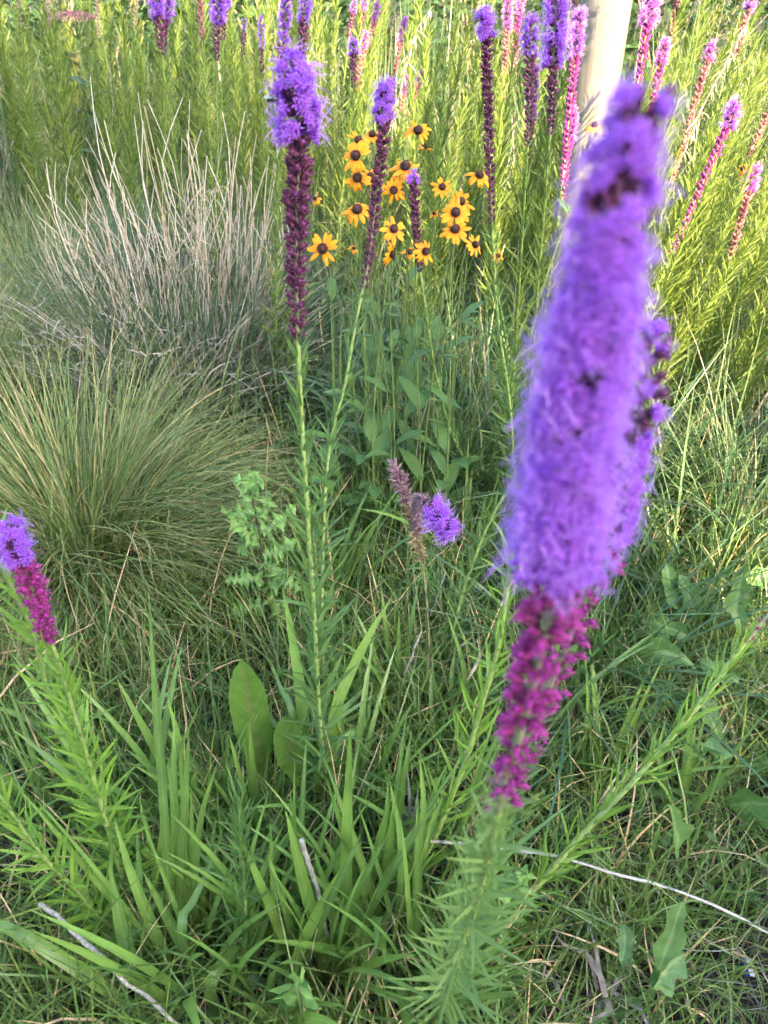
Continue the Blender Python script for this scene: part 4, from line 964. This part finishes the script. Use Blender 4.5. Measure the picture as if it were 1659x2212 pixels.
for (u, v, n, L, lab) in ((640, 2080, 12, (.2, .36), 'green blade clump between the two grey sticks'), (860, 2090, 14, (.2, .38), 'green blade clump left of the blurred leafy stem'), (560, 1830, 14, (.18, .34), 'green blade clump below the big dock leaf'),
                          (760, 1770, 16, (.18, .36), 'dense blade clump below the spray of ribbed leaves'), (980, 1860, 14, (.2, .36), 'blade clump behind the pale curved stalk'), (860, 1560, 14, (.16, .32), 'blade clump at the foot of the spent tan spike'),
                          (500, 2010, 10, (.18, .32), 'small blade clump at the foot of the feathery shoot'), (130, 1800, 12, (.18, .32), 'blade clump in the shade of the left lime stems'), (1120, 1640, 12, (.18, .34), 'blade clump under the magenta buds'),
                          (240, 1640, 12, (.18, .34), 'blade clump in front of the hair-fine tussock'), (1180, 1560, 10, (.2, .34), 'blade clump right of the magenta buds'), (1460, 1800, 8, (.16, .3), 'sparse blade clump in the short grass at the lower right'),
                          (1300, 1700, 9, (.16, .3), 'blade clump under the thick leaning stem'), (700, 1330, 12, (.2, .36), 'blade clump behind the spray of ribbed leaves'), (1000, 1240, 14, (.2, .4), 'blade clump in front of the round violet bloom'), (780, 1180, 10, (.2, .36), 'blade clump left of the mauve tip')):
    rand_clump(lab, u, v, int(n * 1.5), (L[0], L[1] * 1.15), (.008, .016), .6)

# ------------------------------------------------------------------ thistles, dock and toothed leaves
def thistle_leaf(parent, base, P, wid, rnd=None):
    K = 61; P = smooth_path(P, K); s = np.linspace(0, 1, K)
    env = np.sin(math.pi * np.clip(s * .9 + .1, 0, 1)) ** .6
    saw = np.abs(((s * 7.5) % 1) * 2 - 1); fine = np.abs(((s * 22.5) % 1) * 2 - 1)
    tl = .06 + .90 * saw ** 1.6 + .28 * fine; tr = .06 + .90 * np.roll(saw, 4) ** 1.6 + .28 * np.roll(fine, 1)
    mb = MB(); strip(mb, P, wid * .5 * env, cols=(-1, -.55, 0, .55, 1), fold=.3, rnd=rng.random(), teeth=(tl, tr), wave=wid * .16, up=(0, -.6, .8))
    return obj('leaf', mb.mesh('leaf', M['thistle'], off=base), parent)
def thistle(label, root, stem_px, leaves, Y):
    g = gnd(*root); t = thing('thistle', label, 'thistle', g)
    P = smooth_path([g] + [at(u, v, Y) for u, v in stem_px], 14)
    mb = MB(); tube(mb, P, np.linspace(.0032, .0014, 14), 6); obj('stem', mb.mesh('stem', M['thistle_stem'], off=g), t)
    for wid, *pp in leaves:
        n = len(pp); off = rng.uniform(-.05, .03)
        thistle_leaf(t, g, [at(u, v, Y + off * i / max(1, n - 1)) for i, (u, v) in enumerate(pp)], wid * 1.3)
    return t
thistle('pale green spiny thistle standing left of the focused stem', (578, 1400), [(574, 1300), (566, 1200), (552, 1110), (536, 1045)], [
 (.040, (568, 1255), (540, 1250), (486, 1256)), (.045, (570, 1310), (540, 1312), (492, 1330)), (.035, (562, 1180), (530, 1150), (480, 1095)), (.035, (548, 1100), (525, 1110), (498, 1115)), (.032, (545, 1080), (530, 1050), (505, 1030)), (.035, (560, 1150), (600, 1130), (640, 1090)),
 (.040, (566, 1200), (605, 1190), (640, 1165)), (.045, (570, 1270), (610, 1255), (655, 1275)), (.035, (555, 1120), (575, 1095), (582, 1060)), (.03, (540, 1060), (545, 1030), (540, 1018)), (.03, (540, 1060), (560, 1045), (575, 1035)), (.045, (572, 1290), (600, 1310), (628, 1345)), (.04, (565, 1215), (590, 1225), (600, 1260)), (.035, (556, 1140), (535, 1165), (520, 1200))], gY(1400))
thistle('low pale thistle half hidden behind the blurred stem leaves', (1075, 2010), [(1080, 1990), (1090, 1960)], [
 (.05, (1085, 1985), (1050, 1960), (1015, 1925)), (.05, (1085, 1985), (1110, 1930), (1140, 1880)), (.05, (1080, 2000), (1030, 2010), (985, 2000)), (.05, (1090, 1990), (1140, 2000), (1190, 1985)), (.055, (1080, 2010), (1060, 2060), (1020, 2100)), (.05, (1090, 1975), (1085, 1920), (1095, 1870)), (.05, (1085, 2005), (1110, 2050), (1135, 2130))], gY(2030))
thistle('single thistle rosette at the bottom edge in the middle', (652, 2205), [(651, 2190), (650, 2180)], [(.06, (652, 2208), (645, 2160), (648, 2110)), (.05, (655, 2205), (700, 2190), (735, 2165)), (.05, (650, 2205), (610, 2195), (580, 2180))], gY(2212))
thistle('dark green thistle rosette right of the blurred stem at the bottom', (1070, 2120), [(1072, 2110), (1076, 2100)], [(.07, (1075, 2080), (1095, 2120), (1128, 2165)), (.06, (1075, 2085), (1060, 2130), (1050, 2180)), (.05, (1075, 2080), (1040, 2100), (1010, 2135))], gY(2140))
thistle('small dark thistle seedling in the gap right of the dark soil', (845, 985), [(846, 975), (848, 965)], [(.05, (846, 980), (850, 960), (862, 945)), (.05, (846, 982), (820, 975), (800, 968)), (.05, (848, 985), (875, 985), (900, 1000)), (.045, (846, 980), (835, 960), (822, 950))], gY(990))

def px_leaf(label, name, root, leaves, mat, cat='weed', kind='spat'):
    g = gnd(*root); t = thing(name, label, cat, g)
    for wid, vb, *pp in leaves:
        n = len(pp); Yb = gY(vb + (105 if kind == 'tooth' else -25)); K = 30; s = np.linspace(0, 1, K)
        Q = [at(u, v, Yb + .05 * i / max(1, n - 1)) for i, (u, v) in enumerate(pp)]
        if cat == 'weed':                                   # a stalk down to the root
            r0 = np.array([Q[0][0] * .5 + g[0] * .5, Q[0][1] * .7 + g[1] * .3, 0.0]); K = 40; s = np.linspace(0, 1, K)
            ll = np.linalg.norm(np.diff(np.array([r0] + Q), axis=0), axis=1); fp = ll[0] / ll.sum(); P = smooth_path([r0] + Q, K)
        else: fp = 0.0; P = smooth_path(Q, K)
        x = np.clip((s - fp) / max(1 - fp, 1e-3), 0, 1)
        teeth = None; jag = 1 + .05 * np.sin(x * 57 + 3) * np.sin(x * 23)
        if kind == 'spat': prof = np.clip(.07 + np.sin(x ** 1.35 * math.pi * .97) ** .8, 0, 1) * np.clip((1 - x) / .06, 0, 1) ** .5 * jag
        else:
            prof = np.clip(.07 + .93 * np.sin(x ** 1.25 * math.pi * .98), 0, 1) * np.clip((1 - x) / .08, 0, 1) ** .6
            saw = (x * 12) % 1; lob = .78 + .22 * np.sin(x * 14 + rng.random() * 6)
            teeth = (lob * (.86 + .2 * saw), np.roll(lob, 2) * (.86 + .2 * np.roll(saw, 1)))
        mb = MB(); strip(mb, P, wid * .5 * prof, up=(rng.normal(0, .2), -.7, .75), cols=(-1, -.66, -.33, 0, .33, .66, 1), fold=rng.uniform(.2, .45), rnd=rng.random(), teeth=teeth, wave=wid * .045)
        obj('leaf', mb.mesh('leaf', M[mat], off=g), t)
    return t
px_leaf('two big smooth dock leaves standing upright left of the ribbed spray', 'dock_plant', (600, 1740), [(.066, 1760, (575, 1690), (545, 1560), (522, 1425)), (.054, 1800, (652, 1710), (628, 1620), (616, 1545))], 'dock')
px_leaf('dock leaf low in the shade under the hair-fine tussock', 'dock_plant', (455, 1690), [(.06, 1690, (470, 1680), (445, 1625), (418, 1585)), (.05, 1800, (560, 1800), (590, 1860), (600, 1900)), (.045, 1800, (545, 1795), (560, 1830), (575, 1850))], 'dock')
px_leaf('rosette of jagged spotted leaves at the right below the dark clump', 'sow_thistle', (1420, 1440), [(.075, 1450, (1500, 1450), (1430, 1410), (1325, 1445)), (.06, 1390, (1490, 1390), (1440, 1355), (1385, 1340)), (.07, 1330, (1490, 1340), (1450, 1270), (1440, 1215)), (.06, 1340, (1500, 1350), (1490, 1290), (1465, 1240))], 'lettuce', kind='tooth')
px_leaf('toothed leaves climbing beside the rose buds at the right edge', 'sow_thistle', (1600, 1380), [(.06, 1400, (1600, 1370), (1590, 1310), (1605, 1235)), (.06, 1290, (1590, 1270), (1630, 1250), (1690, 1235)), (.06, 1480, (1600, 1480), (1550, 1450), (1510, 1425)), (.05, 1570, (1560, 1600), (1530, 1540), (1505, 1500))], 'lettuce', kind='tooth')
px_leaf('spotted toothed plant in the short grass at the lower right', 'sow_thistle', (1440, 2110), [(.045, 2110, (1420, 2110), (1450, 2020), (1475, 1945)), (.06, 2130, (1400, 2140), (1440, 2090), (1480, 2060)), (.05, 2150, (1405, 2150), (1430, 2110), (1440, 2070)), (.035, 2080, (1345, 2090), (1350, 2040), (1348, 1990)), (.05, 2000, (1430, 1760), (1460, 1800), (1465, 1840)), (.05, 1900, (1550, 1680), (1540, 1630), (1535, 1590))], 'lettuce', kind='tooth')
px_leaf('half hidden toothed leaf at the right edge in the lawn', 'sow_thistle', (1650, 1760), [(.07, 1770, (1700, 1750), (1630, 1735), (1570, 1740)), (.06, 1790, (1690, 1790), (1640, 1770), (1590, 1790)), (.05, 1640, (1700, 1640), (1640, 1650), (1600, 1640))], 'lettuce', kind='tooth')
px_leaf('single fallen yellowing leaf near the bottom left', 'fallen_leaf', (425, 2195), [(.026, 2195, (440, 2208), (418, 2190), (396, 2168))], 'yellow_leaf', cat='leaf')

# ------------------------------------------------------------------ sticks, stalks, dead leaves, litter
def stick(label, pp, r, mat, name, cat='stick', z0=.02, bumps=True):
    P = smooth_path(pp, 40)
    if bumps:
        P = P + rng.normal(0, r * .12, P.shape)
        kn = rng.normal(0, r * .7, (9, 3)); P = P + np.stack([np.interp(np.linspace(0, 8, 40), np.arange(9), kn[:, k]) for k in range(3)], 1)
    g = P[0].copy(); mb = MB()
    tube(mb, P, r * (1 + .12 * np.sin(np.linspace(0, 25, 40))) * np.linspace(1.05, .85, 40), 8, cap=True)
    o = obj(name, mb.mesh(name, M[mat], off=g)); o.location = Vector(g); return tag(o, label, cat)
stick('weathered grey stick lying in the bottom left corner', [gnd(86, 1945, .24), gnd(240, 2085, .20), gnd(392, 2225, .12)], .0032, 'stick', 'stick')
stick('dark weathered stick standing between blades at the bottom middle', [at(650, 1808, .56), at(690, 1940, .54), at(712, 2060, .53), at(722, 2150, .56)], .0034, 'stick', 'stick')
stick('long pale dry stalk curving across the lower right', [gnd(872, 1815, .19), gnd(1040, 1825, .20), gnd(1190, 1845, .20), gnd(1380, 1900, .17), gnd(1540, 1955, .14), gnd(1670, 2018, .11), gnd(1760, 2075, .09)], .0024, 'pale_stalk', 'dry_stalk', 'stalk')
stick('broken brown stem leaning beside the spent tan spike', [at(858, 1510, 1.0), at(885, 1430, 1.02), at(912, 1360, 1.04)], .0022, 'stick', 'broken_stem')
stick('thin bluish dead stem right of the round violet bloom', [at(930, 1330, 1.18), at(950, 1270, 1.2), at(965, 1235, 1.22)], .0022, 'stick', 'broken_stem')
def dead_clump(label, u, v, specs, mat='grey'):
    g = gnd(u, v); t = thing('dead_grass', label, 'dead grass', g)
    for wid, zs, *pp in specs:
        P = [gnd(a, b, z) for (a, b), z in zip(pp, np.linspace(zs[0], zs[1], len(pp)))]
        P = smooth_path(P, 18); s = np.linspace(0, 1, 18); mb = MB()
        strip(mb, P, wid * .5 * prof_grass(s), up=(0, -.4, .9), cols=(-1, 0, 1), fold=.4, rnd=rng.random(), twist=np.linspace(0, rng.normal(0, 1.6), 18))
        obj('dead_blade', mb.mesh('dead_blade', M[mat], off=g), t)
dead_clump('curled grey dead grass leaves lying at the lower right', 1280, 2150, [
 (.011, (.05, .12), (1310, 2130), (1265, 2060), (1215, 2035), (1195, 1995)), (.010, (.03, .14), (1330, 2210), (1300, 2130), (1285, 2050), (1262, 1960)), (.010, (.04, .10), (1300, 2120), (1310, 2180), (1270, 2195), (1240, 2165)), (.009, (.03, .05), (1320, 2140), (1380, 2180), (1400, 2230), (1395, 2260)),
 (.009, (.03, .1), (1290, 2140), (1275, 2080), (1240, 2000)), (.009, (.03, .05), (1305, 2160), (1330, 2210), (1350, 2260)), (.008, (.02, .05), (1150, 2100), (1190, 2110), (1215, 2160), (1220, 2200)), (.009, (.03, .08), (1320, 2150), (1345, 2090), (1350, 2050)), (.010, (.02, .06), (1270, 2230), (1300, 2170), (1320, 2110))])
dead_clump('bundle of dark brown dead blades behind the pale stalk', 880, 1820, [(.008, (.05, .2), (880, 1830), (885, 1740), (880, 1660)), (.007, (.05, .2), (878, 1830), (895, 1750), (905, 1690)), (.007, (.05, .2), (884, 1830), (900, 1770), (915, 1720)), (.006, (.05, .2), (875, 1820), (870, 1730), (872, 1670))], 'grey')
dead_clump('loose tan dead blades right of the magenta buds', 1030, 1400, [(.007, (.2, .2), (1010, 1470), (1035, 1420), (1030, 1375)), (.006, (.15, .2), (985, 1400), (1010, 1390), (1030, 1395)), (.005, (.1, .12), (1290, 1740), (1330, 1680), (1370, 1640)), (.005, (.1, .12), (1300, 1735), (1360, 1670), (1400, 1650))], 'dry')

def wrapper():
    g = gnd(1612, 2092, .01); t = thing('wrapper', 'small crumpled blue and white wrapper in the lower right grass', 'litter', g); t.scale = (.6, .6, .6)
    for nm, mt, x0, x1, dz in (('blue_panel', 'wrap_blue', -.012, .0, 0), ('white_panel', 'wrap_white', .0005, .014, .001)):
        xs = np.linspace(x0, x1, 6); ys = np.linspace(-.022, .02, 8); X, Y_ = np.meshgrid(xs, ys)
        Z = .012 + .004 * np.sin(X * 420 + Y_ * 300) + .003 * np.cos(Y_ * 500) + .35 * Y_ + dz
        mb = MB(); mb.add(np.stack([X, Y_, Z], -1), grid_quads(8, 6), np.full((48, 3), .5)); me = mb.mesh(nm, M[mt])
        o = obj(nm, me, t); sm = o.modifiers.new('thickness', 'SOLIDIFY'); sm.thickness = .0006
wrapper()

def fly():
    p = at(588, 218, .80); t = thing('fly', 'small dark fly sitting on the left side of the focused bloom', 'insect', p)
    mb = MB()
    zs = np.linspace(0, 1, 13); prof = np.array([.0, .5, .8, .95, .9, .62, .85, 1.0, .8, .45, .7, .6, .0]) * .0021
    P = np.stack([-.006 + .012 * zs, 0 * zs, .001 * np.sin(zs * 3)], 1); tube(mb, P, prof, 10)
    obj('body', mb.mesh('body', M['fly_body']), t)
    for sgn in (-1, 1):
        mb = MB(); P = np.array([[.001, sgn * .001, .002], [-.004, sgn * .0025, .003], [-.009, sgn * .004, .0028]])
        strip(mb, smooth_path(P, 7), np.array([.0006, .0014, .002, .0022, .0019, .0012, .0002]), up=(0, 0, 1), cols=(-1, 0, 1), fold=.05); obj('wing', mb.mesh('wing', M['fly_wing']), t)
        for k in range(3):
            mb = MB(); tube(mb, np.array([[.002 - .002 * k, sgn * .001, -.001], [.003 - .003 * k, sgn * .0035, .0002], [.004 - .004 * k, sgn * .005, -.004]]), [.0003, .00025, .0002], 4); obj('leg', mb.mesh('leg', M['fly_body']), t)
fly()

# ------------------------------------------------------------------ airy grass panicles
def panicle_mesh(seed):
    r = np.random.default_rng(seed); mb = MB()
    z = np.linspace(0, 1, 10); P = np.stack([.05 * z ** 2, .02 * np.sin(z * 3), z * .8], 1); tube(mb, P, np.linspace(.0011, .0005, 10), 4, rnd=r.random())
    mb2 = MB()
    for k in range(46):
        f = r.uniform(.68, 1.0); p = np.array([np.interp(f, z, P[:, i]) for i in range(3)]); a = r.random() * 6.28
        l = (1.05 - f) * .28 * r.uniform(.3, 1.1) + .01; d = np.array([math.cos(a), math.sin(a), r.uniform(.1, .8)]); e = p + d * l
        tube(mb, np.array([p, (p + e) / 2 + [0, 0, .004], e]), [.0003, .00025, .0002], 3, rnd=r.random())
        for q in range(2):
            c_ = e - d * l * .3 * q; strip(mb2, np.array([c_, c_ + [.0006, 0, -.0022], c_ + [.001, 0, -.005]]), np.array([.0004, .0011, .0001]), up=(r.normal(), r.normal(), .3), cols=(-1, 0, 1), fold=.4, rnd=r.random())
    return mb.mesh('panicle_stem', M['panicle_stem']), mb2.mesh('spikelets', M['panicle'])
PAN = [panicle_mesh(s) for s in range(4)]
PSP = [(gnd(u, v), l) for u, v, l in ((30, 1150, .7), (60, 1080, .7), (10, 1010, .7), (110, 950, .75), (150, 900, .8), (40, 880, .8), (230, 560, .9), (330, 560, 1.), (200, 600, .9), (390, 560, 1.), (60, 700, .8), (760, 1080, .6), (740, 1010, .6))]
PSP += [(np.array([rng.uniform(.9, 2.4), rng.uniform(2.2, 4.0), 0]), rng.uniform(.9, 1.35)) for _ in range(26)] + [(np.array([rng.uniform(-2, .8), rng.uniform(3, 4.4), 0]), rng.uniform(.9, 1.4)) for _ in range(18)]
for k, (g, s) in enumerate(PSP):
    lab = 'airy pale seed head of a grass among the left tussocks' if k < 13 else ('airy pale seed head of a grass right of the post' if k < 39 else 'airy pale seed head of a grass in the back rows')
    t = thing('seeding_grass', lab, 'grass', g, 'airy grass seed heads')
    t.scale = (s, s, s); t.rotation_euler = (rng.normal(0, .12), rng.normal(.05, .15), rng.uniform(0, 6.28))
    a, b = PAN[k % 4]; obj('stem', a, t); o = obj('spikelets', b, t); o['kind'] = 'stuff'
# two bigger drooping tan heads
def brome(label, px, Y):
    P = smooth_path(pts(*[(u, v, Y) for u, v in px]), 30); g = np.array([P[0][0] - .02, P[0][1], 0]); P = smooth_path([g] + list(P[::4]), 40)
    t = thing('nodding_grass', label, 'grass', g); mb = MB(); tube(mb, P, np.linspace(.0016, .0006, 40), 5); obj('stem', mb.mesh('stem', M['dry'], off=g), t)
    mb = MB()
    for k in range(60):
        f = rng.uniform(.72, 1.); p = sample(P, np.array([f]))[0]; d = np.array([rng.normal(.1, .4), rng.normal(0, .4), -.5]) ; l = rng.uniform(.015, .04)
        strip(mb, np.array([p, p + d * l * .6, p + d * l + [0, 0, -.008]]), np.array([.0005, .0018, .0001]), up=(rng.normal(), -1, rng.normal()), cols=(-1, 0, 1), fold=.4, rnd=rng.random())
    o = obj('spikelets', mb.mesh('spikelets', M['dry'], off=g), t); o['kind'] = 'stuff'
brome('nodding tan grass head above the short pink spikes', [(800, 420), (850, 250), (890, 100), (915, 25), (950, 10)], 2.6)
brome('nodding tan grass head leaning right behind the thick magenta spike', [(1440, 420), (1510, 250), (1570, 130), (1600, 70), (1625, 40)], 2.3)
brome('nodding pale grass head over the dry bunchgrass', [(420, 560), (430, 440), (455, 410), (490, 400)], 2.2)

# ------------------------------------------------------------------ far shrubs and sedum
def shrub(label, x, y, hgt, wid, n, leafL):
    t = thing('shrub', label, 'shrub', (x, y, 0)); b = np.array([x, y, 0]); mb = MB()
    for k in range(9):
        a = rng.uniform(0, 6.28); e = b + np.array([math.cos(a) * wid * .45 * rng.random(), math.sin(a) * wid * .3 * rng.random(), hgt * rng.uniform(.7, .95)])
        tube(mb, smooth_path([b, b * .5 + e * .5 + rng.normal(0, .04, 3), e], 8), np.linspace(.012, .003, 8), 5)
    obj('branches', mb.mesh('branches', M['drystem'], off=b), t); mb = MB()
    th = rng.uniform(0, 6.28, n); q = rng.random(n) ** .4; z = rng.uniform(.05, 1, n)
    rad = wid * .55 * np.sqrt(np.clip(1 - (z * 1.02 - .45) ** 2 / .36, .02, 1)) * q * (1 + .2 * np.sin(th * 3 + z * 7))
    B = np.stack([x + rad * np.cos(th), y + rad * .7 * np.sin(th), z * hgt], 1)
    ribbons(mb, B, th + rng.normal(0, .8, n), rn(n, .5, 1.5), rn(n, .2, 1.0), rn(n, leafL * .6, leafL * 1.2), rn(n, leafL * .35, leafL * .6), 4, fold=.3, prof=prof_lance)
    o = obj('foliage', mb.mesh('foliage', M['shrub'], off=b), t); o['kind'] = 'stuff'
for (x, y, h_, w_, lab) in ((-3.2, 5.6, 1.5, 1.5, 'broad leaved shrub behind the upper left corner'), (-2.0, 5.9, 1.4, 1.4, 'broad leaved shrub behind the faded spikes at the top left'), (-.7, 6.4, 1.6, 1.6, 'broad leaved shrub behind the violet pair'), (.7, 6.6, 1.7, 1.7, 'leafy shrub behind the far trio of spikes'), (2.1, 6.3, 1.6, 1.6, 'leafy shrub behind the cream post'), (3.6, 6.0, 1.6, 1.7, 'leafy shrub behind the upper right corner')):
    shrub(lab, x, y, h_, w_, 1500, .13)
def hedge():
    n = 9000; mb = MB(); X = rn(n, -14, 14); z = rng.random(n); Y_ = 9.0 + rng.normal(0, .5, n) + .3 * np.sin(X * 1.7)
    ribbons(mb, np.stack([X, Y_, z * (2.6 + .5 * np.sin(X * .9) + .3 * np.sin(X * 2.3))], 1), rn(n, 0, 6.28), rn(n, .4, 1.4), rn(n, .2, 1), rn(n, .15, .3), rn(n, .1, .18), 3, fold=.3, prof=prof_lance)
    o = obj('hedge', mb.mesh('hedge', M['shrub'])); tag(o, 'far dark green hedge closing the meadow at the back', 'hedge', kind='stuff')
hedge()
def sedum():
    g = np.array([at(155, 40, 3.9)[0], 3.9, 0]); t = thing('sedum', 'dusty pink flat flower head at the top left', 'flower', g); mb = MB()
    zt = at(155, 40, 3.9)[2]
    tube(mb, np.array([g, g + [0, 0, zt * .5], g + [.01, 0, zt - .04]]), [.006, .006, .005], 6)
    for k in range(14):
        a = k * 2.4; tube(mb, np.array([g + [.01, 0, zt - .08], g + [.01 + .07 * math.cos(a) * (k / 14) ** .5, .07 * math.sin(a) * (k / 14) ** .5, zt - .01]]), [.003, .002], 4)
    obj('stem', mb.mesh('stem', M['rud_stem'], off=g), t); mb = MB(); n = 900; a = rn(n, 0, 6.28); q = np.sqrt(rng.random(n)) * .095
    B = np.stack([g[0] + .01 + q * np.cos(a), g[1] + q * np.sin(a), zt + .02 - 2.6 * q ** 2 + rng.normal(0, .003, n)], 1)
    ribbons(mb, B, rn(n, 0, 6.28), rn(n, .2, 1.3), rn(n, 0, .5), rn(n, .008, .014), rn(n, .004, .006), 2, prof=prof_lance)
    o = obj('blossoms', mb.mesh('blossoms', M['sedum'], off=g), t); o['kind'] = 'stuff'
    for k in range(10):
        a = k * 2.4; p = g + np.array([0, 0, zt * (.2 + .06 * k)]); d = np.array([math.cos(a), math.sin(a), .5]); mb = MB()
        strip(mb, smooth_path([p, p + d * .05, p + d * .1 - [0, 0, .02]], 7), .025 * np.array([.3, .8, 1, 1, .9, .6, .1]), up=(0, 0, 1)); obj('leaf', mb.mesh('leaf', M['shrub'], off=g), t)
sedum()

# ------------------------------------------------------------------ ground cover nobody could count
def field(n, xr, yr, fn=None):
    B = np.stack([rn(n, *xr), rn(n, *yr), np.full(n, -.01)], 1)
    if fn is not None: B = B[fn(B[:, 0], B[:, 1]) > rng.random(len(B))]
    return B
def halfw(y): return .62 * (y * CP + H * SP) + .12
def invis(x, y): return (np.abs(x) < halfw(y)).astype(float)
gap = gnd(770, 965)
def lawn_d(x, y):
    d = invis(x, y) * (0.75 + .25 * np.sin(x * 9 + 2 * np.sin(y * 7)))
    d *= 1 - .75 * np.exp(-((x - gap[0]) ** 2 / .05 + (y - gap[1]) ** 2 / .02))
    d *= np.where((x > .22) & (y < .52), .8, 1.0)
    return d
B = field(62000, (-1.6, 1.6), (.30, 2.4), lawn_d); n = len(B)
mb = MB(); ribbons(mb, B, rn(n, 0, 6.28), np.abs(rng.normal(.1, .4, n)), rn(n, 0, 1.5), (rng.gamma(6, .028, n) + .04) * np.where((B[:, 0] > .22) & (B[:, 1] < .8), .75, 1.0), rn(n, .0024, .0055), 5, fold=.25, daz=rng.normal(0, .5, n))
tag(obj('lawn_grass', mb.mesh('lawn_grass', M['grass'])), 'short green grass covering the ground near the viewer', 'grass', kind='stuff')
B = field(6500, (-1.5, 1.5), (.30, 2.0), invis); n = len(B); B[:, 2] = rn(n, 0, .03)
mb = MB(); ribbons(mb, B, rn(n, 0, 6.28), rn(n, 1.2, 1.65), rng.normal(0, .5, n), rn(n, .05, .22), rn(n, .0012, .003), 4, daz=rng.normal(0, 1, n))
tag(obj('thatch', mb.mesh('thatch', M['thatch'])), 'dead grass thatch matted on the soil', 'thatch', kind='stuff')
B = field(2600, (-1.3, 1.4), (.32, 1.9), lambda x, y: invis(x, y) * (.35 + .65 * (np.sin(x * 6 + y * 5) > 0))); n = len(B); B[:, 2] = rn(n, .02, .10)
mb = MB(); ribbons(mb, B, rn(n, 0, 6.28), rn(n, .6, 1.3), rn(n, .1, .8), rn(n, .012, .04), rn(n, .008, .018), 4, fold=.2, prof=prof_lance)
tag(obj('ground_weeds', mb.mesh('ground_weeds', M['weed'])), 'small round leaved weeds low in the grass', 'weeds', kind='stuff')
def mead_d(x, y): return invis(x, y) * np.where((x < -.05) & (y < 2.6), .25, 1.0) * (1 - .85 * np.exp(-((x - gap[0]) ** 2 / .05 + (y - gap[1] - .05) ** 2 / .04)))
B = field(17000, (-2.6, 2.6), (1.55, 4.2), mead_d); n = len(B)
mb = MB(); lean = np.where(B[:, 0] > .2, .28, .05)
az = np.where(rng.random(n) < .45, rng.normal(0, .8, n), rn(n, 0, 6.28))
ribbons(mb, B, az, np.abs(rng.normal(.1, .28, n)) + lean * .5, rn(n, 0, 1.1), rn(n, .22, .72), rn(n, .0028, .0065), 6, daz=rng.normal(0, .4, n))
tag(obj('meadow_grass', mb.mesh('meadow_grass', M['meadow'])), 'long meadow grass filling the middle distance', 'grass', kind='stuff')
B = field(9000, (-5.5, 5.5), (3.9, 8.5), invis); n = len(B)
mb = MB(); ribbons(mb, B, rn(n, 0, 6.28), np.abs(rng.normal(.05, .2, n)), rn(n, 0, .9), rn(n, .5, 1.15), rn(n, .005, .010), 5)
tag(obj('far_meadow_grass', mb.mesh('far_meadow_grass', M['meadow'])), 'tall grass in the farthest part of the meadow', 'grass', kind='stuff')
B = field(700, (.12, 1.3), (.30, 1.0), invis); n = len(B)
mb = MB(); ribbons(mb, B, rn(n, 0, 6.28), rn(n, .2, 1.3), rn(n, 0, 1.2), rn(n, .07, .24), rn(n, .0012, .0028), 5, daz=rng.normal(0, .8, n))
tag(obj('dry_lawn_grass', mb.mesh('dry_lawn_grass', M['dry'])), 'thin straw coloured blades in the short grass at the lower right', 'grass', kind='stuff')
